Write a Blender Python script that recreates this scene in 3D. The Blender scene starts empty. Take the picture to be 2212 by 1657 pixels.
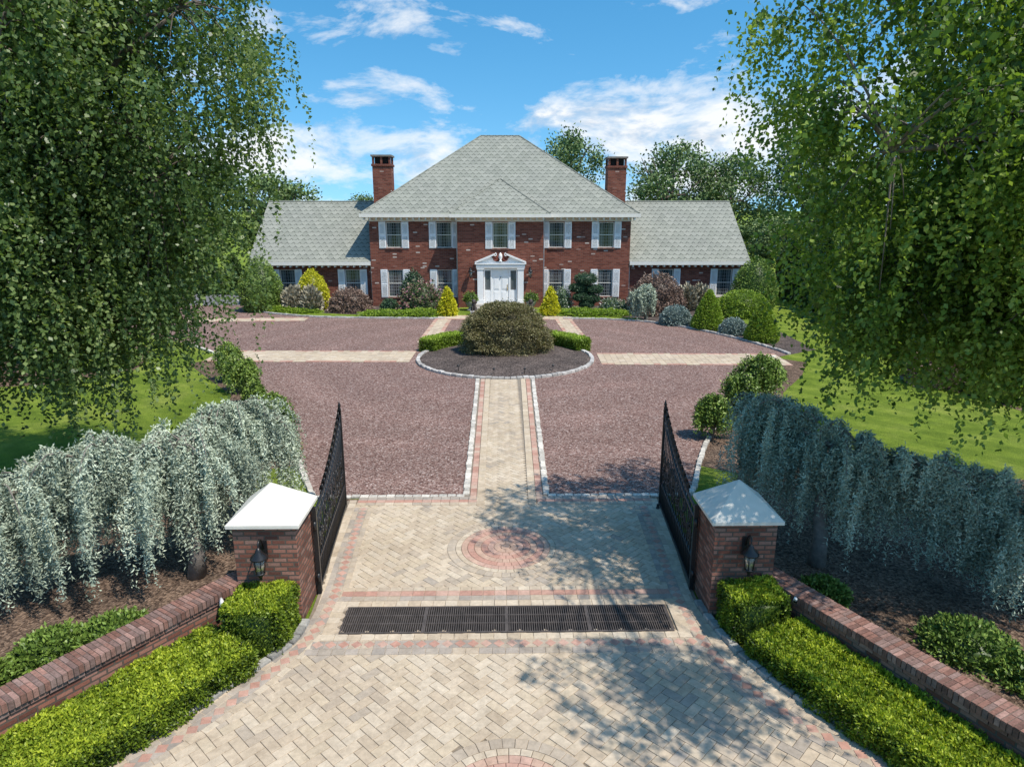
import bpy, math, random
import numpy as np
from mathutils import Vector
random.seed(7); rng=np.random.default_rng(7)
S=bpy.context.scene; COL=S.collection
R=math.radians
# ------------------------------------------------------------------ helpers
def link(o,parent=None,loc=(0,0,0),rz=0.0):
    COL.objects.link(o); o.location=loc; o.rotation_euler=(0,0,rz)
    if parent: o.parent=parent
    return o
def tag(o,label=None,category=None,group=None,kind=None):
    if label:o["label"]=label
    if category:o["category"]=category
    if group:o["group"]=group
    if kind:o["kind"]=kind
    return o
def empty(name,loc,rz=0.0,**k):
    o=bpy.data.objects.new(name,None); link(o,None,loc,rz); o.empty_display_size=.3
    return tag(o,**k)
def copy_thing(root,loc,rz=0.0,scale=None,**k):
    n=root.copy(); COL.objects.link(n); n.location=loc; n.rotation_euler=(0,0,rz)
    if scale is not None: n.scale=scale
    tag(n,**k)
    def rec(a,b):
        for ch in a.children:
            c=ch.copy(); COL.objects.link(c); c.parent=b; rec(ch,c)
    rec(root,n); return n
def catmull(P,n=6):
    P=[np.array(p,float) for p in P]; out=[]
    Q=[2*P[0]-P[1]]+P+[2*P[-1]-P[-2]]
    for i in range(1,len(Q)-2):
        a,b,c,d=Q[i-1:i+3]
        for k in range(n):
            t=k/n
            out.append(.5*((2*b)+(c-a)*t+(2*a-5*b+4*c-d)*t*t+(3*b-a-3*c+d)*t**3))
    out.append(P[-1]); return out
class MB:
    def __init__(s): s.v=[];s.f=[];s.m=[];s.c=[];s.sm=[]
    def add(s,vs,fs,mi=0,col=(1,1,1),sm=False):
        b=len(s.v); s.v+= [tuple(map(float,p)) for p in vs]
        for f in fs: s.f.append([b+i for i in f]); s.m.append(mi); s.c.append(col); s.sm.append(sm)
    def b2(s,x0,y0,z0,x1,y1,z1,mi=0,col=(1,1,1)):
        s.add([(x0,y0,z0),(x1,y0,z0),(x1,y1,z0),(x0,y1,z0),(x0,y0,z1),(x1,y0,z1),(x1,y1,z1),(x0,y1,z1)],
              [(0,3,2,1),(4,5,6,7),(0,1,5,4),(1,2,6,5),(2,3,7,6),(3,0,4,7)],mi,col)
    def box(s,c,d,mi=0,col=(1,1,1)):
        s.b2(c[0]-d[0]/2,c[1]-d[1]/2,c[2]-d[2]/2,c[0]+d[0]/2,c[1]+d[1]/2,c[2]+d[2]/2,mi,col)
    def obox(s,a,b,w,h,mi=0):
        a=Vector(a);b=Vector(b);d=(b-a).normalized()
        u=Vector((0,1,0)) if abs(d.y)<.9 else Vector((1,0,0)); v=d.cross(u).normalized(); u=v.cross(d)
        vs=[]
        for p in (a,b):
            for i,j in((-1,-1),(1,-1),(1,1),(-1,1)): vs.append(p+u*w/2*i+v*h/2*j)
        s.add(vs,[(0,1,2,3),(7,6,5,4),(0,4,5,1),(1,5,6,2),(2,6,7,3),(3,7,4,0)],mi)
    def tube(s,pts,r,n=6,mi=0,sm=True):
        pts=[Vector(p) for p in pts]; N=len(pts); rs=r if hasattr(r,'__len__') else [r]*N
        vs=[];fs=[]; up=Vector((0,0,1)); prev=None
        for i,p in enumerate(pts):
            d=(pts[min(i+1,N-1)]-pts[max(i-1,0)])
            if d.length<1e-9: d=Vector((0,0,1))
            d.normalize()
            if prev is None:
                u=d.cross(up); 
                if u.length<.05: u=d.cross(Vector((1,0,0)))
            else: u=prev-d*prev.dot(d)
            u.normalize(); prev=u; w=d.cross(u)
            for k in range(n):
                a=2*math.pi*k/n; vs.append(p+(u*math.cos(a)+w*math.sin(a))*rs[i])
        for i in range(N-1):
            for k in range(n):
                fs.append((i*n+k,i*n+(k+1)%n,(i+1)*n+(k+1)%n,(i+1)*n+k))
        fs.append(tuple(range(n))[::-1]); fs.append(tuple((N-1)*n+k for k in range(n)))
        s.add(vs,fs,mi,sm=sm)
    def lathe(s,prof,c=(0,0,0),n=16,mi=0,sm=True):
        vs=[];fs=[]
        for r,z in prof:
            for k in range(n):
                a=2*math.pi*k/n; vs.append((c[0]+r*math.cos(a),c[1]+r*math.sin(a),c[2]+z))
        for i in range(len(prof)-1):
            for k in range(n): fs.append((i*n+k,i*n+(k+1)%n,(i+1)*n+(k+1)%n,(i+1)*n+k))
        fs.append(tuple(range(n))[::-1]); fs.append(tuple((len(prof)-1)*n+k for k in range(n)))
        s.add(vs,fs,mi,sm=sm)
    def build(s,name,mats,parent=None,loc=(0,0,0),rz=0.0,bevel=0,**k):
        me=bpy.data.meshes.new(name); me.from_pydata(s.v,[],s.f)
        if not isinstance(mats,(list,tuple)): mats=[mats]
        for m in mats: me.materials.append(m)
        me.polygons.foreach_set('material_index',s.m); me.polygons.foreach_set('use_smooth',s.sm)
        me.uv_layers.new(name='UVMap'); me.color_attributes.new('col','FLOAT_COLOR','CORNER')
        U=np.zeros((len(me.loops),2)); C=np.ones((len(me.loops),4)); V=np.array(s.v)
        for p,c in zip(me.polygons,s.c):
            n=p.normal
            if abs(n.z)>.985: u=np.array((1,0,0.));w=np.array((0,1.,0))
            else:
                u=np.array((-n.y,n.x,0)); u/=np.linalg.norm(u); w=np.cross(np.array(n),u)
            for li in p.loop_indices:
                q=V[me.loops[li].vertex_index]; U[li]=(q@u,q@w); C[li,:3]=c
        me.uv_layers['UVMap'].data.foreach_set('uv',U.ravel()); me.color_attributes['col'].data.foreach_set('color',C.ravel())
        o=bpy.data.objects.new(name,me); link(o,parent,loc,rz)
        if bevel:
            b=o.modifiers.new('bev','BEVEL'); b.width=bevel; b.segments=2; b.limit_method='ANGLE'
        return tag(o,**k)
# ------------------------------------------------------------------ materials
def newmat(name):
    m=bpy.data.materials.new(name); m.use_nodes=True; nt=m.node_tree
    return m,nt,nt.nodes['Principled BSDF']
def N(nt,t,**k):
    n=nt.nodes.new(t)
    for a,b in k.items(): setattr(n,a,b)
    return n
def ramp(nt,fac,stops,interp='LINEAR'):
    r=N(nt,'ShaderNodeValToRGB'); r.color_ramp.interpolation=interp
    e=r.color_ramp.elements
    while len(e)<len(stops): e.new(.5)
    for i,(p,c) in enumerate(stops): e[i].position=p; e[i].color=(*c,1) if len(c)==3 else c
    nt.links.new(fac,r.inputs[0]); return r.outputs[0]
def mth(nt,op,a,b=None,c=None,clamp=False):
    n=N(nt,'ShaderNodeMath',operation=op,use_clamp=clamp)
    for i,x in enumerate((a,b,c)):
        if x is None: continue
        if hasattr(x,'links') : nt.links.new(x,n.inputs[i])
        else: n.inputs[i].default_value=x
    return n.outputs[0]
def mix(nt,f,a,b,mode='MIX'):
    n=N(nt,'ShaderNodeMix',data_type='RGBA',blend_type=mode)
    for i,x in ((0,f),(6,a),(7,b)):
        if hasattr(x,'links'): nt.links.new(x,n.inputs[i])
        else: n.inputs[i].default_value= x if i==0 else (*x,1)
    return n.outputs[2]
def noise(nt,co,scale,detail=4,rough=.55,dist=0):
    n=N(nt,'ShaderNodeTexNoise'); n.inputs['Scale'].default_value=scale; n.inputs['Detail'].default_value=detail
    n.inputs['Roughness'].default_value=rough; n.inputs['Distortion'].default_value=dist
    if co is not None: nt.links.new(co,n.inputs['Vector'])
    return n.outputs[0]
def coord(nt,w='Object'):
    return N(nt,'ShaderNodeTexCoord').outputs[w]
def bump(nt,bs,h,st=.3,d=.02):
    b=N(nt,'ShaderNodeBump'); b.inputs['Strength'].default_value=st; b.inputs['Distance'].default_value=d
    nt.links.new(h,b.inputs['Height']); nt.links.new(b.outputs[0],bs.inputs['Normal'])
def simple(name,c,rough=.6,var=.25,scale=6,bst=.15,metal=0,spec=.4):
    m,nt,bs=newmat(name); co=coord(nt); n=noise(nt,co,scale)
    col=ramp(nt,n,[(.25,tuple(x*(1-var) for x in c)),(.75,tuple(min(1,x*(1+var)) for x in c))])
    nt.links.new(col,bs.inputs['Base Color']); bs.inputs['Roughness'].default_value=rough
    bs.inputs['Metallic'].default_value=metal; bs.inputs['Specular IOR Level'].default_value=spec
    if bst: bump(nt,bs,noise(nt,co,scale*8),bst,.01)
    return m
def brickmat(name,stops,mortar,bw,rh,ms,bst=.6,patch=.5):
    m,nt,bs=newmat(name); uv=coord(nt,'UV')
    b=N(nt,'ShaderNodeTexBrick'); nt.links.new(uv,b.inputs['Vector'])
    b.inputs['Color1'].default_value=(0,0,0,1); b.inputs['Color2'].default_value=(1,1,1,1); b.inputs['Mortar'].default_value=(.5,.5,.5,1)
    b.inputs['Scale'].default_value=1; b.inputs['Mortar Size'].default_value=ms; b.inputs['Mortar Smooth'].default_value=.15
    b.inputs['Brick Width'].default_value=bw; b.inputs['Row Height'].default_value=rh; b.inputs['Bias'].default_value=0
    c=ramp(nt,b.outputs[0],stops)
    n=noise(nt,uv,.7,5); n2=noise(nt,uv,30,3)
    c=mix(nt,patch,c,ramp(nt,n,[(.3,(.6,.6,.6)),(.7,(1.15,1.1,1.1))]),'MULTIPLY')
    c=mix(nt,.45,c,ramp(nt,n2,[(.3,(.6,.6,.6)),(.7,(1.25,1.25,1.25))]),'MULTIPLY')
    c=mix(nt,b.outputs[1],c,mortar)
    nt.links.new(c,bs.inputs['Base Color']); bs.inputs['Roughness'].default_value=.85; bs.inputs['Specular IOR Level'].default_value=.2
    h=mth(nt,'SUBTRACT',mth(nt,'MULTIPLY',n2,.3),b.outputs[1]); bump(nt,bs,h,bst,.012)
    return m
M_brick=brickmat('house_brick',[(0,(.14,.042,.028)),(.3,(.185,.055,.036)),(.55,(.225,.072,.045)),(.8,(.265,.09,.058)),(.972,(.26,.09,.058)),(.984,(.55,.46,.40))],(.18,.115,.09),.28,.10,.011,.6,.25)
M_pbrick=brickmat('pillar_brick',[(0,(.13,.058,.043)),(.3,(.24,.095,.065)),(.55,(.32,.14,.095)),(.8,(.38,.19,.14)),(1,(.27,.17,.135))],(.115,.09,.072),.21,.076,.012,.9,.4)
M_white=simple('white_paint',(.82,.82,.80),.45,.04,3,.05)
M_grid=simple('muntin_paint',(.30,.32,.32),.45,.06,3,.0)
M_cream=simple('cream_trim',(.76,.73,.65),.5,.06,3,.05)
M_stucco=simple('cast_stone',(.70,.66,.575),.8,.09,4,.25)
M_black=simple('black_iron',(.014,.014,.015),.38,.3,20,.1,spec=.5)
M_iron=simple('grate_iron',(.11,.09,.078),.6,.35,9,.2,metal=.2)
M_pit=simple('pit_dark',(.012,.011,.010),.9,.3,9,.0)
M_bark=simple('bark',(.12,.095,.075),.9,.4,8,.8)
M_greybark=simple('grey_bark',(.20,.175,.15),.9,.4,8,.8)
M_urn=simple('urn_stone',(.30,.29,.27),.85,.3,12,.4)
M_conc=simple('concrete',(.46,.44,.41),.85,.15,4,.2)
M_asph=simple('asphalt',(.16,.16,.165),.9,.15,3,.2)
M_doorred=simple('copper_red',(.22,.06,.04),.5,.2,6,.1)
def coltint(name,rough=.85,amp=.3,sc=14,bst=.3):
    m,nt,bs=newmat(name); a=N(nt,'ShaderNodeAttribute',attribute_name='col'); co=coord(nt)
    n=noise(nt,co,sc,6,.65); n2=noise(nt,co,.6,4,.6); n3=noise(nt,co,2.6,6,.7,.6)
    c=mix(nt,1,a.outputs[0],ramp(nt,n,[(.3,(1-amp,)*3),(.7,(1+amp*.6,)*3)]),'MULTIPLY')
    c=mix(nt,1,c,ramp(nt,n2,[(.3,(.86,.84,.82)),(.7,(1.04,1.04,1.04))]),'MULTIPLY')
    c=mix(nt,1,c,ramp(nt,n3,[(.28,(.86,.84,.82)),(.5,(1,1,1))]),'MULTIPLY')
    nt.links.new(c,bs.inputs['Base Color']); bs.inputs['Roughness'].default_value=rough; bs.inputs['Specular IOR Level'].default_value=.25
    bump(nt,bs,noise(nt,co,90,3),bst,.006); return m
M_paver=coltint('paver',amp=.2)
M_block=coltint('granite_block',.85,.35,16,.6)
M_coping=coltint('coping_brick',.85,.4,22,.6)
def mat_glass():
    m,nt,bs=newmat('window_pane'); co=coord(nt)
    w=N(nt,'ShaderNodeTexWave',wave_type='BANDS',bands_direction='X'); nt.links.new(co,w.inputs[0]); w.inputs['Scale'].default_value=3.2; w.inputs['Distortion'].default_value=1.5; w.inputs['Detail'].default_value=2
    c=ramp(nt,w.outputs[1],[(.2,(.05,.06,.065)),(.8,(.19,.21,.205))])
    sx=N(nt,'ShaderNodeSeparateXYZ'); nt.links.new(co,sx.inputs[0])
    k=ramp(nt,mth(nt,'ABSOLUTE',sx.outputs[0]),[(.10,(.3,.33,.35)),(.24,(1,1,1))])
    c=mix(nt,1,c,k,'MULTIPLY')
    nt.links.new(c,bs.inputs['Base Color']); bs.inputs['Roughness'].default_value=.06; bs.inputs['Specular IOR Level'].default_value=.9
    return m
M_glass=mat_glass()
def mat_roof():
    m,nt,bs=newmat('slate_roof'); uv=coord(nt,'UV'); sx=N(nt,'ShaderNodeSeparateXYZ'); nt.links.new(uv,sx.inputs[0])
    W,H=.42,.40
    v=mth(nt,'DIVIDE',sx.outputs[1],H); row0=mth(nt,'FLOOR',v); fv=mth(nt,'FRACT',v)
    def tile(row):
        off=mth(nt,'MULTIPLY',mth(nt,'MODULO',mth(nt,'ABSOLUTE',row),2),.5)
        u=mth(nt,'ADD',mth(nt,'DIVIDE',sx.outputs[0],W),off)
        fu=mth(nt,'SUBTRACT',mth(nt,'MULTIPLY',mth(nt,'FRACT',u),2),1)
        return mth(nt,'FLOOR',u),fu
    iu,fu=tile(row0)
    curve=mth(nt,'MULTIPLY',mth(nt,'POWER',mth(nt,'ABSOLUTE',fu),2.0),.5)
    below=mth(nt,'LESS_THAN',fv,curve)
    row=mth(nt,'SUBTRACT',row0,below)
    iu2,_=tile(row)
    cb=N(nt,'ShaderNodeCombineXYZ'); nt.links.new(iu2,cb.inputs[0]); nt.links.new(row,cb.inputs[1])
    wn=N(nt,'ShaderNodeTexWhiteNoise',noise_dimensions='3D'); nt.links.new(cb.outputs[0],wn.inputs[0])
    c=ramp(nt,wn.outputs[0],[(0,(.25,.257,.218)),(.5,(.28,.285,.243)),(1,(.31,.313,.268))])
    d=mth(nt,'SUBTRACT',fv,curve)
    line=mth(nt,'LESS_THAN',mth(nt,'ABSOLUTE',mth(nt,'ADD',d,.09)),.13)
    c=mix(nt,mth(nt,'MULTIPLY',line,.75),c,(.06,.065,.052))
    n=noise(nt,uv,.35,5,.6); c=mix(nt,1,c,ramp(nt,n,[(.3,(.93,.93,.94)),(.7,(1.04,1.04,1.02))]),'MULTIPLY')
    n=noise(nt,uv,14,4,.6); c=mix(nt,1,c,ramp(nt,n,[(.3,(.87,.87,.87)),(.7,(1.1,1.1,1.1))]),'MULTIPLY')
    nt.links.new(c,bs.inputs['Base Color']); bs.inputs['Roughness'].default_value=.85; bs.inputs['Specular IOR Level'].default_value=.12
    return m
M_roof=mat_roof()
def mat_grass(name='lawn'):
    m,nt,bs=newmat(name); co=coord(nt)
    n=noise(nt,co,.45,8,.65); n2=noise(nt,co,30,8,.75); n3=noise(nt,co,3.2,5,.7)
    c=ramp(nt,n,[(.3,(.115,.175,.025)),(.5,(.19,.26,.04)),(.72,(.30,.34,.085))])
    c=mix(nt,1,c,ramp(nt,n2,[(.32,(.40,.46,.36)),(.68,(1.5,1.45,1.35))]),'MULTIPLY')
    c=mix(nt,1,c,ramp(nt,n3,[(.32,(.74,.80,.74)),(.68,(1.2,1.16,1.05))]),'MULTIPLY')
    w=N(nt,'ShaderNodeTexWave',wave_type='BANDS',bands_direction='DIAGONAL'); nt.links.new(co,w.inputs[0]); w.inputs['Scale'].default_value=.42; w.inputs['Distortion'].default_value=1.2
    c=mix(nt,1,c,ramp(nt,w.outputs[1],[(.35,(.88,.90,.88)),(.65,(1.07,1.06,1.03))]),'MULTIPLY')
    nt.links.new(c,bs.inputs['Base Color']); bs.inputs['Roughness'].default_value=.95; bs.inputs['Specular IOR Level'].default_value=.1
    bump(nt,bs,n2,1,.07); return m
def mat_mulch(name='mulch',a=(.06,.04,.03),b=(.26,.185,.135)):
    m,nt,bs=newmat(name); co=coord(nt)
    v=N(nt,'ShaderNodeTexVoronoi'); nt.links.new(co,v.inputs[0]); v.inputs['Scale'].default_value=26
    sx=N(nt,'ShaderNodeSeparateColor'); nt.links.new(v.outputs['Color'],sx.inputs[0])
    n=noise(nt,co,1.2,6,.65)
    c=ramp(nt,sx.outputs[0],[(0,a),(.6,tuple(.5*(x+y) for x,y in zip(a,b))),(1,b)])
    c=mix(nt,1,c,ramp(nt,n,[(.3,(.6,.6,.6)),(.7,(1.3,1.25,1.2))]),'MULTIPLY')
    nt.links.new(c,bs.inputs['Base Color']); bs.inputs['Roughness'].default_value=.95; bs.inputs['Specular IOR Level'].default_value=.1
    bump(nt,bs,v.outputs[0],.8,.04); return m
def mat_gravel():
    m,nt,bs=newmat('gravel'); co=coord(nt)
    def vo(sc):
        v=N(nt,'ShaderNodeTexVoronoi'); nt.links.new(co,v.inputs[0]); v.inputs['Scale'].default_value=sc
        s=N(nt,'ShaderNodeSeparateColor'); nt.links.new(v.outputs['Color'],s.inputs[0]); return v,s.outputs[0]
    v,r=vo(26); v2,r2=vo(13)
    c=ramp(nt,r,[(0,(.12,.066,.054)),(.3,(.205,.125,.104)),(.6,(.27,.175,.147)),(.86,(.335,.24,.205)),(1,(.47,.375,.335))])
    c=mix(nt,1,c,ramp(nt,v.outputs[0],[(.0,(1.12,1.12,1.12)),(.45,(1,1,1)),(.8,(.5,.48,.48))]),'MULTIPLY')
    c=mix(nt,.3,c,ramp(nt,r2,[(0,(.6,.6,.6)),(1,(1.35,1.35,1.35))]),'MULTIPLY')
    n=noise(nt,co,.28,5,.6,1.2); c=mix(nt,1,c,ramp(nt,n,[(.3,(.94,.94,.95)),(.55,(1,1,1)),(.75,(1.07,1.06,1.06))]),'MULTIPLY')
    mp=N(nt,'ShaderNodeMapping'); mp.inputs['Location'].default_value=(-.1,-29.3,0); nt.links.new(co,mp.inputs[0])
    ln=N(nt,'ShaderNodeVectorMath',operation='LENGTH'); nt.links.new(mp.outputs[0],ln.inputs[0])
    n5=noise(nt,co,.12,3,.5,.5)
    w=mth(nt,'SINE',mth(nt,'MULTIPLY',mth(nt,'ADD',ln.outputs['Value'],mth(nt,'MULTIPLY',n5,5)),2.3)); w=mth(nt,'ADD',mth(nt,'MULTIPLY',w,n),mth(nt,'MULTIPLY',n,.6))
    c=mix(nt,1,c,ramp(nt,w,[(.35,(.99,.99,.99)),(.95,(1.13,1.12,1.12))]),'MULTIPLY')
    nt.links.new(c,bs.inputs['Base Color']); bs.inputs['Roughness'].default_value=.9; bs.inputs['Specular IOR Level'].default_value=.12
    bump(nt,bs,v.outputs[0],.6,-.03); return m
M_grass=mat_grass(); M_mulch=mat_mulch(); M_gravel=mat_gravel(); M_dmulch=mat_mulch('dark_mulch',(.045,.036,.033),(.20,.165,.15))
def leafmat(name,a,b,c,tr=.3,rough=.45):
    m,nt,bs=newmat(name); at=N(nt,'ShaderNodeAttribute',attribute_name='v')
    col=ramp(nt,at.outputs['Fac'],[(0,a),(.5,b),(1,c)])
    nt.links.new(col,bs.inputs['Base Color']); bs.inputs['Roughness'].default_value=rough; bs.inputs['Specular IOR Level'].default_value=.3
    if tr<=0: return m
    t=N(nt,'ShaderNodeBsdfTranslucent'); tc=mix(nt,1,col,(1.5,1.6,.6),'MULTIPLY'); nt.links.new(tc,t.inputs[0])
    ms=N(nt,'ShaderNodeMixShader'); ms.inputs[0].default_value=tr
    nt.links.new(bs.outputs[0],ms.inputs[1]); nt.links.new(t.outputs[0],ms.inputs[2])
    nt.links.new(ms.outputs[0],nt.nodes['Material Output'].inputs[0]); return m
L_birch=leafmat('birch_leaf',(.025,.05,.016),(.115,.18,.055),(.31,.38,.15),.38,.35)
L_lime=leafmat('lime_leaf',(.035,.07,.014),(.16,.25,.045),(.35,.45,.11),.40,.38)
L_yew=leafmat('yew_leaf',(.025,.05,.010),(.13,.21,.035),(.28,.38,.08),0)
L_screen=leafmat('screen_leaf',(.012,.03,.008),(.06,.115,.025),(.15,.23,.05),0)
L_hedge=leafmat('hedge_leaf',(.022,.05,.008),(.20,.28,.025),(.55,.60,.055),.25)
L_dark=leafmat('dark_leaf',(.012,.03,.016),(.055,.11,.055),(.14,.22,.10),0)
L_gold=leafmat('gold_leaf',(.14,.15,.015),(.60,.58,.035),(.85,.78,.08),.2)
L_red=leafmat('maple_leaf',(.07,.06,.03),(.20,.175,.085),(.33,.31,.15),.2)
L_red2=leafmat('purple_leaf',(.06,.04,.03),(.22,.145,.11),(.36,.26,.19),0)
L_blue=leafmat('cedar_needle',(.12,.15,.11),(.36,.42,.31),(.62,.68,.52),0,.7)
L_blueball=leafmat('blue_needle',(.06,.09,.08),(.22,.29,.26),(.38,.46,.42),0,.6)
L_tan=leafmat('tan_stem',(.14,.12,.08),(.38,.34,.24),(.52,.48,.36),0,.7)
L_pink=leafmat('pink_leaf',(.03,.06,.018),(.16,.20,.08),(.52,.22,.28),0)
L_bright=leafmat('bright_leaf',(.05,.09,.012),(.25,.36,.045),(.42,.53,.08),.2)
L_far=leafmat('far_leaf',(.04,.07,.024),(.14,.21,.07),(.27,.36,.13),0,.6)
L_white=leafmat('white_flower',(.04,.08,.03),(.16,.22,.10),(.7,.7,.65),0)
# ------------------------------------------------------------------ foliage core
def unit(a): return a/np.maximum(1e-9,np.linalg.norm(a,axis=-1,keepdims=True))
def leafquads(p,d,L,W):
    n=len(p); d=unit(d); s=unit(np.cross(d,rng.normal(size=(n,3)))); L=np.broadcast_to(L,(n,))[:,None]; W=np.broadcast_to(W,(n,))[:,None]
    nm=np.cross(d,s)
    v=np.stack([p,p+d*L*.45+s*W*.5+nm*L*.06,p+d*L,p+d*L*.45-s*W*.5+nm*L*.06],1).reshape(-1,3)
    f=np.arange(4*n).reshape(n,4); return v,f
def foliage(name,parts,mat,parent=None,loc=(0,0,0),**k):
    V=[];F=[];A=[];b=0
    for v,f,a in parts:
        V.append(v);F.append(f+b);A.append(a);b+=len(v)
    V=np.concatenate(V);F=np.concatenate(F);A=np.clip(np.concatenate(A),0,1)
    me=bpy.data.meshes.new(name); nf=len(F)
    me.vertices.add(len(V)); me.vertices.foreach_set('co',V.ravel())
    me.loops.add(nf*4); me.loops.foreach_set('vertex_index',F.ravel().astype(np.int32))
    me.polygons.add(nf); me.polygons.foreach_set('loop_start',np.arange(0,nf*4,4,dtype=np.int32)); 
    me.update(calc_edges=True); me.validate()
    at=me.attributes.new('v','FLOAT','POINT'); at.data.foreach_set('value',A.astype(np.float32))
    me.materials.append(mat); o=bpy.data.objects.new(name,me); link(o,parent,loc); return tag(o,**k)
PROF={'dome':lambda t:np.sqrt(np.clip(1-t**2.2,0,1)),
 'egg':lambda t:np.clip(np.sin(np.pi*(.22+.78*t))**.65,0,1)*(1-.12*t),
 'cone':lambda t:np.clip(1-t,0,1)**.75*np.clip(.78+t*1.6,0,1),
 'ball':lambda t:np.sqrt(np.clip(1-(2*t-1)**2,0,1)),
 'mound':lambda t:np.clip(1-t**1.7,0,1)**.6}
def shell(R3,prof,n,L,W,lump=.08,seed=0,off=(0,0,0),thick=.18,base=.55,freq=4,out=.8,droop=0.,vr=.28):
    rs=np.random.default_rng(seed+11); fn=PROF[prof]; rx,ry,H=R3
    t=rs.random(n*3); keep=rs.random(n*3)<(.25+.75*fn(t)); t=t[keep][:n]; n=len(t)
    th=rs.random(n)*2*np.pi; ph=rs.random(6)*6.28
    lm=lambda th,t:1+lump*(np.sin(freq*th+ph[0]+5*t)*np.sin(freq*1.7*t*3+ph[1])+.6*np.sin(freq*2.3*th+ph[2])*np.cos(11*t+ph[3])+.5*np.sin(freq*4.1*th+ph[4]+17*t))
    l=lm(th,t); q=1-thick*rs.random(n)**1.6; rr=fn(t)*l*q; zz=t*H*(1-(1-q)*t)*(1+.5*(l-1))
    p=np.stack([rx*rr*np.cos(th),ry*rr*np.sin(th),zz],1)
    e=.01; dr=(fn(np.clip(t+e,0,1))-fn(np.clip(t-e,0,1)))/(2*e)
    nrm=unit(np.stack([np.cos(th)/rx,np.sin(th)/ry,np.clip(-dr,-.8,6)/H],1))
    d=nrm*out+rs.normal(size=(n,3))*.55+np.array([0,0,-droop])
    v,f=leafquads(p+off,d,L*rs.uniform(.6,1.3,n),W*rs.uniform(.7,1.2,n))
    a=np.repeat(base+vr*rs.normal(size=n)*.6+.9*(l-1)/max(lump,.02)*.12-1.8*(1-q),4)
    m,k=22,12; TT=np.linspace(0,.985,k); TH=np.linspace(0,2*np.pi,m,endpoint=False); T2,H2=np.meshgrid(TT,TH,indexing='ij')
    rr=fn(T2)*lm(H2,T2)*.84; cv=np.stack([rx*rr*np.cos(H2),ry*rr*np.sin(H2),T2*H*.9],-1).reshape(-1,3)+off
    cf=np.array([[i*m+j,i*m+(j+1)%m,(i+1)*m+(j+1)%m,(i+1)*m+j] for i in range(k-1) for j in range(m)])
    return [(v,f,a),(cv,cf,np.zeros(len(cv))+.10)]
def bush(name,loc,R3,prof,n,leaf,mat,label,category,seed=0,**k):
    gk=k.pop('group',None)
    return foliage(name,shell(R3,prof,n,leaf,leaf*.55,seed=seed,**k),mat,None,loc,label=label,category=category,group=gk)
# ------------------------------------------------------------------ ground, drive
g=MB(); g.add([(-900,-300,0),(900,-300,0),(900,1500,0),(-900,1500,0)],[(0,1,2,3)]); g.build('ground',M_grass,kind='structure',label='green mown lawn ground')
def sheet(name,poly,z,mat,label):
    m=MB(); m.add([(p[0],p[1],z) for p in poly],[tuple(range(len(poly)))])
    me=m.build(name,mat,kind='structure',label=label); 
    if me.data.polygons[0].normal.z<0: me.data.flip_normals()
    return me
leftE=catmull([(-4.35,14.5),(-4.6,15),(-5.2,16.4),(-5.9,18.1),(-6.7,20),(-7.6,21.8),(-8.7,23.8),(-10.4,27),(-12.6,30),(-15.5,33)])
rightE=catmull([(4.25,14.5),(4.5,15),(5.0,16.4),(5.7,18.1),(6.6,20),(7.5,21.8),(8.6,24.3),(10.2,27.4),(12.0,29.3)])
farR=catmull([(3.6,40.3),(6,40.0),(8.5,38.9),(10.4,36.6),(11.8,33.8),(12.6,31.4),(12.9,29.9)])
farL=catmull([(-19,49),(-17,45.8),(-15.8,43.8),(-14,42.4),(-11,41.1),(-7,40.6),(-3.4,40.4)])
sheet('planting_bed',[(-3.2,10.5),(-3.3,14.4)]+[tuple(p) for p in leftE[:48]]+[(-13.4,28.6),(-11.4,25.8),(-9.6,23.4),(-9.1,21.6),(-9.4,19.6),(-10.2,17.8),(-12.5,16),(-17,14),(-17,3),(-6.8,3),(-6.8,5.9),(-4.3,9.9)],.006,M_mulch,'brown bark mulch planting bed')
sheet('planting_bed',[(3.2,10.5),(3.25,14.4)]+[tuple(p) for p in rightE]+[(13,28.3),(11.8,26),(10,23.4),(9.2,21.6),(8.9,19.6),(9.4,17.6),(12,15.5),(17,14),(17,3),(6.7,3),(6.5,5.2),(4.2,9.9)],.006,M_mulch,'brown bark mulch planting bed')
sheet('planting_bed',[tuple(p) for p in farR[:37]]+[(14.6,31),(14.8,36),(13.3,40),(17,43),(18,47),(3,47),(2.6,42)],.006,M_dmulch,'dark mulch bed along the house front')
sheet('planting_bed',[tuple(p) for p in farL[4:]]+[(-2.6,47),(-17,47)],.006,M_dmulch,'dark mulch bed along the house front')
sheet('planting_bed',[(16,24.5),(18,29),(18,37),(30,40),(38,30),(28,20),(17,20.5)],.006,M_mulch,'brown mulch bed under background trees')
sheet('planting_bed',[(-15,27.5),(-16,31),(-18,33.5),(-30,34),(-32,24),(-22,24),(-17,25)],.006,M_mulch,'brown mulch bed under background trees')
sheet('lawn_strip',[(-3.6,12.6),(-3.62,14.4),(-4.35,14.9),(-5.1,16.6),(-6.2,16.2),(-5.6,14.2),(-4.8,12.8)],.010,M_grass,'small grass patch beside gate pillar')
sheet('lawn_strip',[(3.55,12.6),(3.5,14.4),(4.3,14.9),(4.9,16.4),(5.8,15.8),(5.3,14.2),(4.6,12.8)],.010,M_grass,'small grass patch beside gate pillar')
gp=[tuple(p) for p in leftE]+[(-19,35.5),(-30,37),(-30,49)]+[tuple(p) for p in farL]+[tuple(p) for p in farR]+[tuple(p) for p in rightE][::-1]
sheet('gravel_drive',gp,.013,M_gravel,'purple-red crushed gravel motor court')
sheet('side_drive',[(-40,46.5),(-17.6,46.5),(-18.5,60),(-40,60)],.02,M_asph,'grey side drive')
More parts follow.
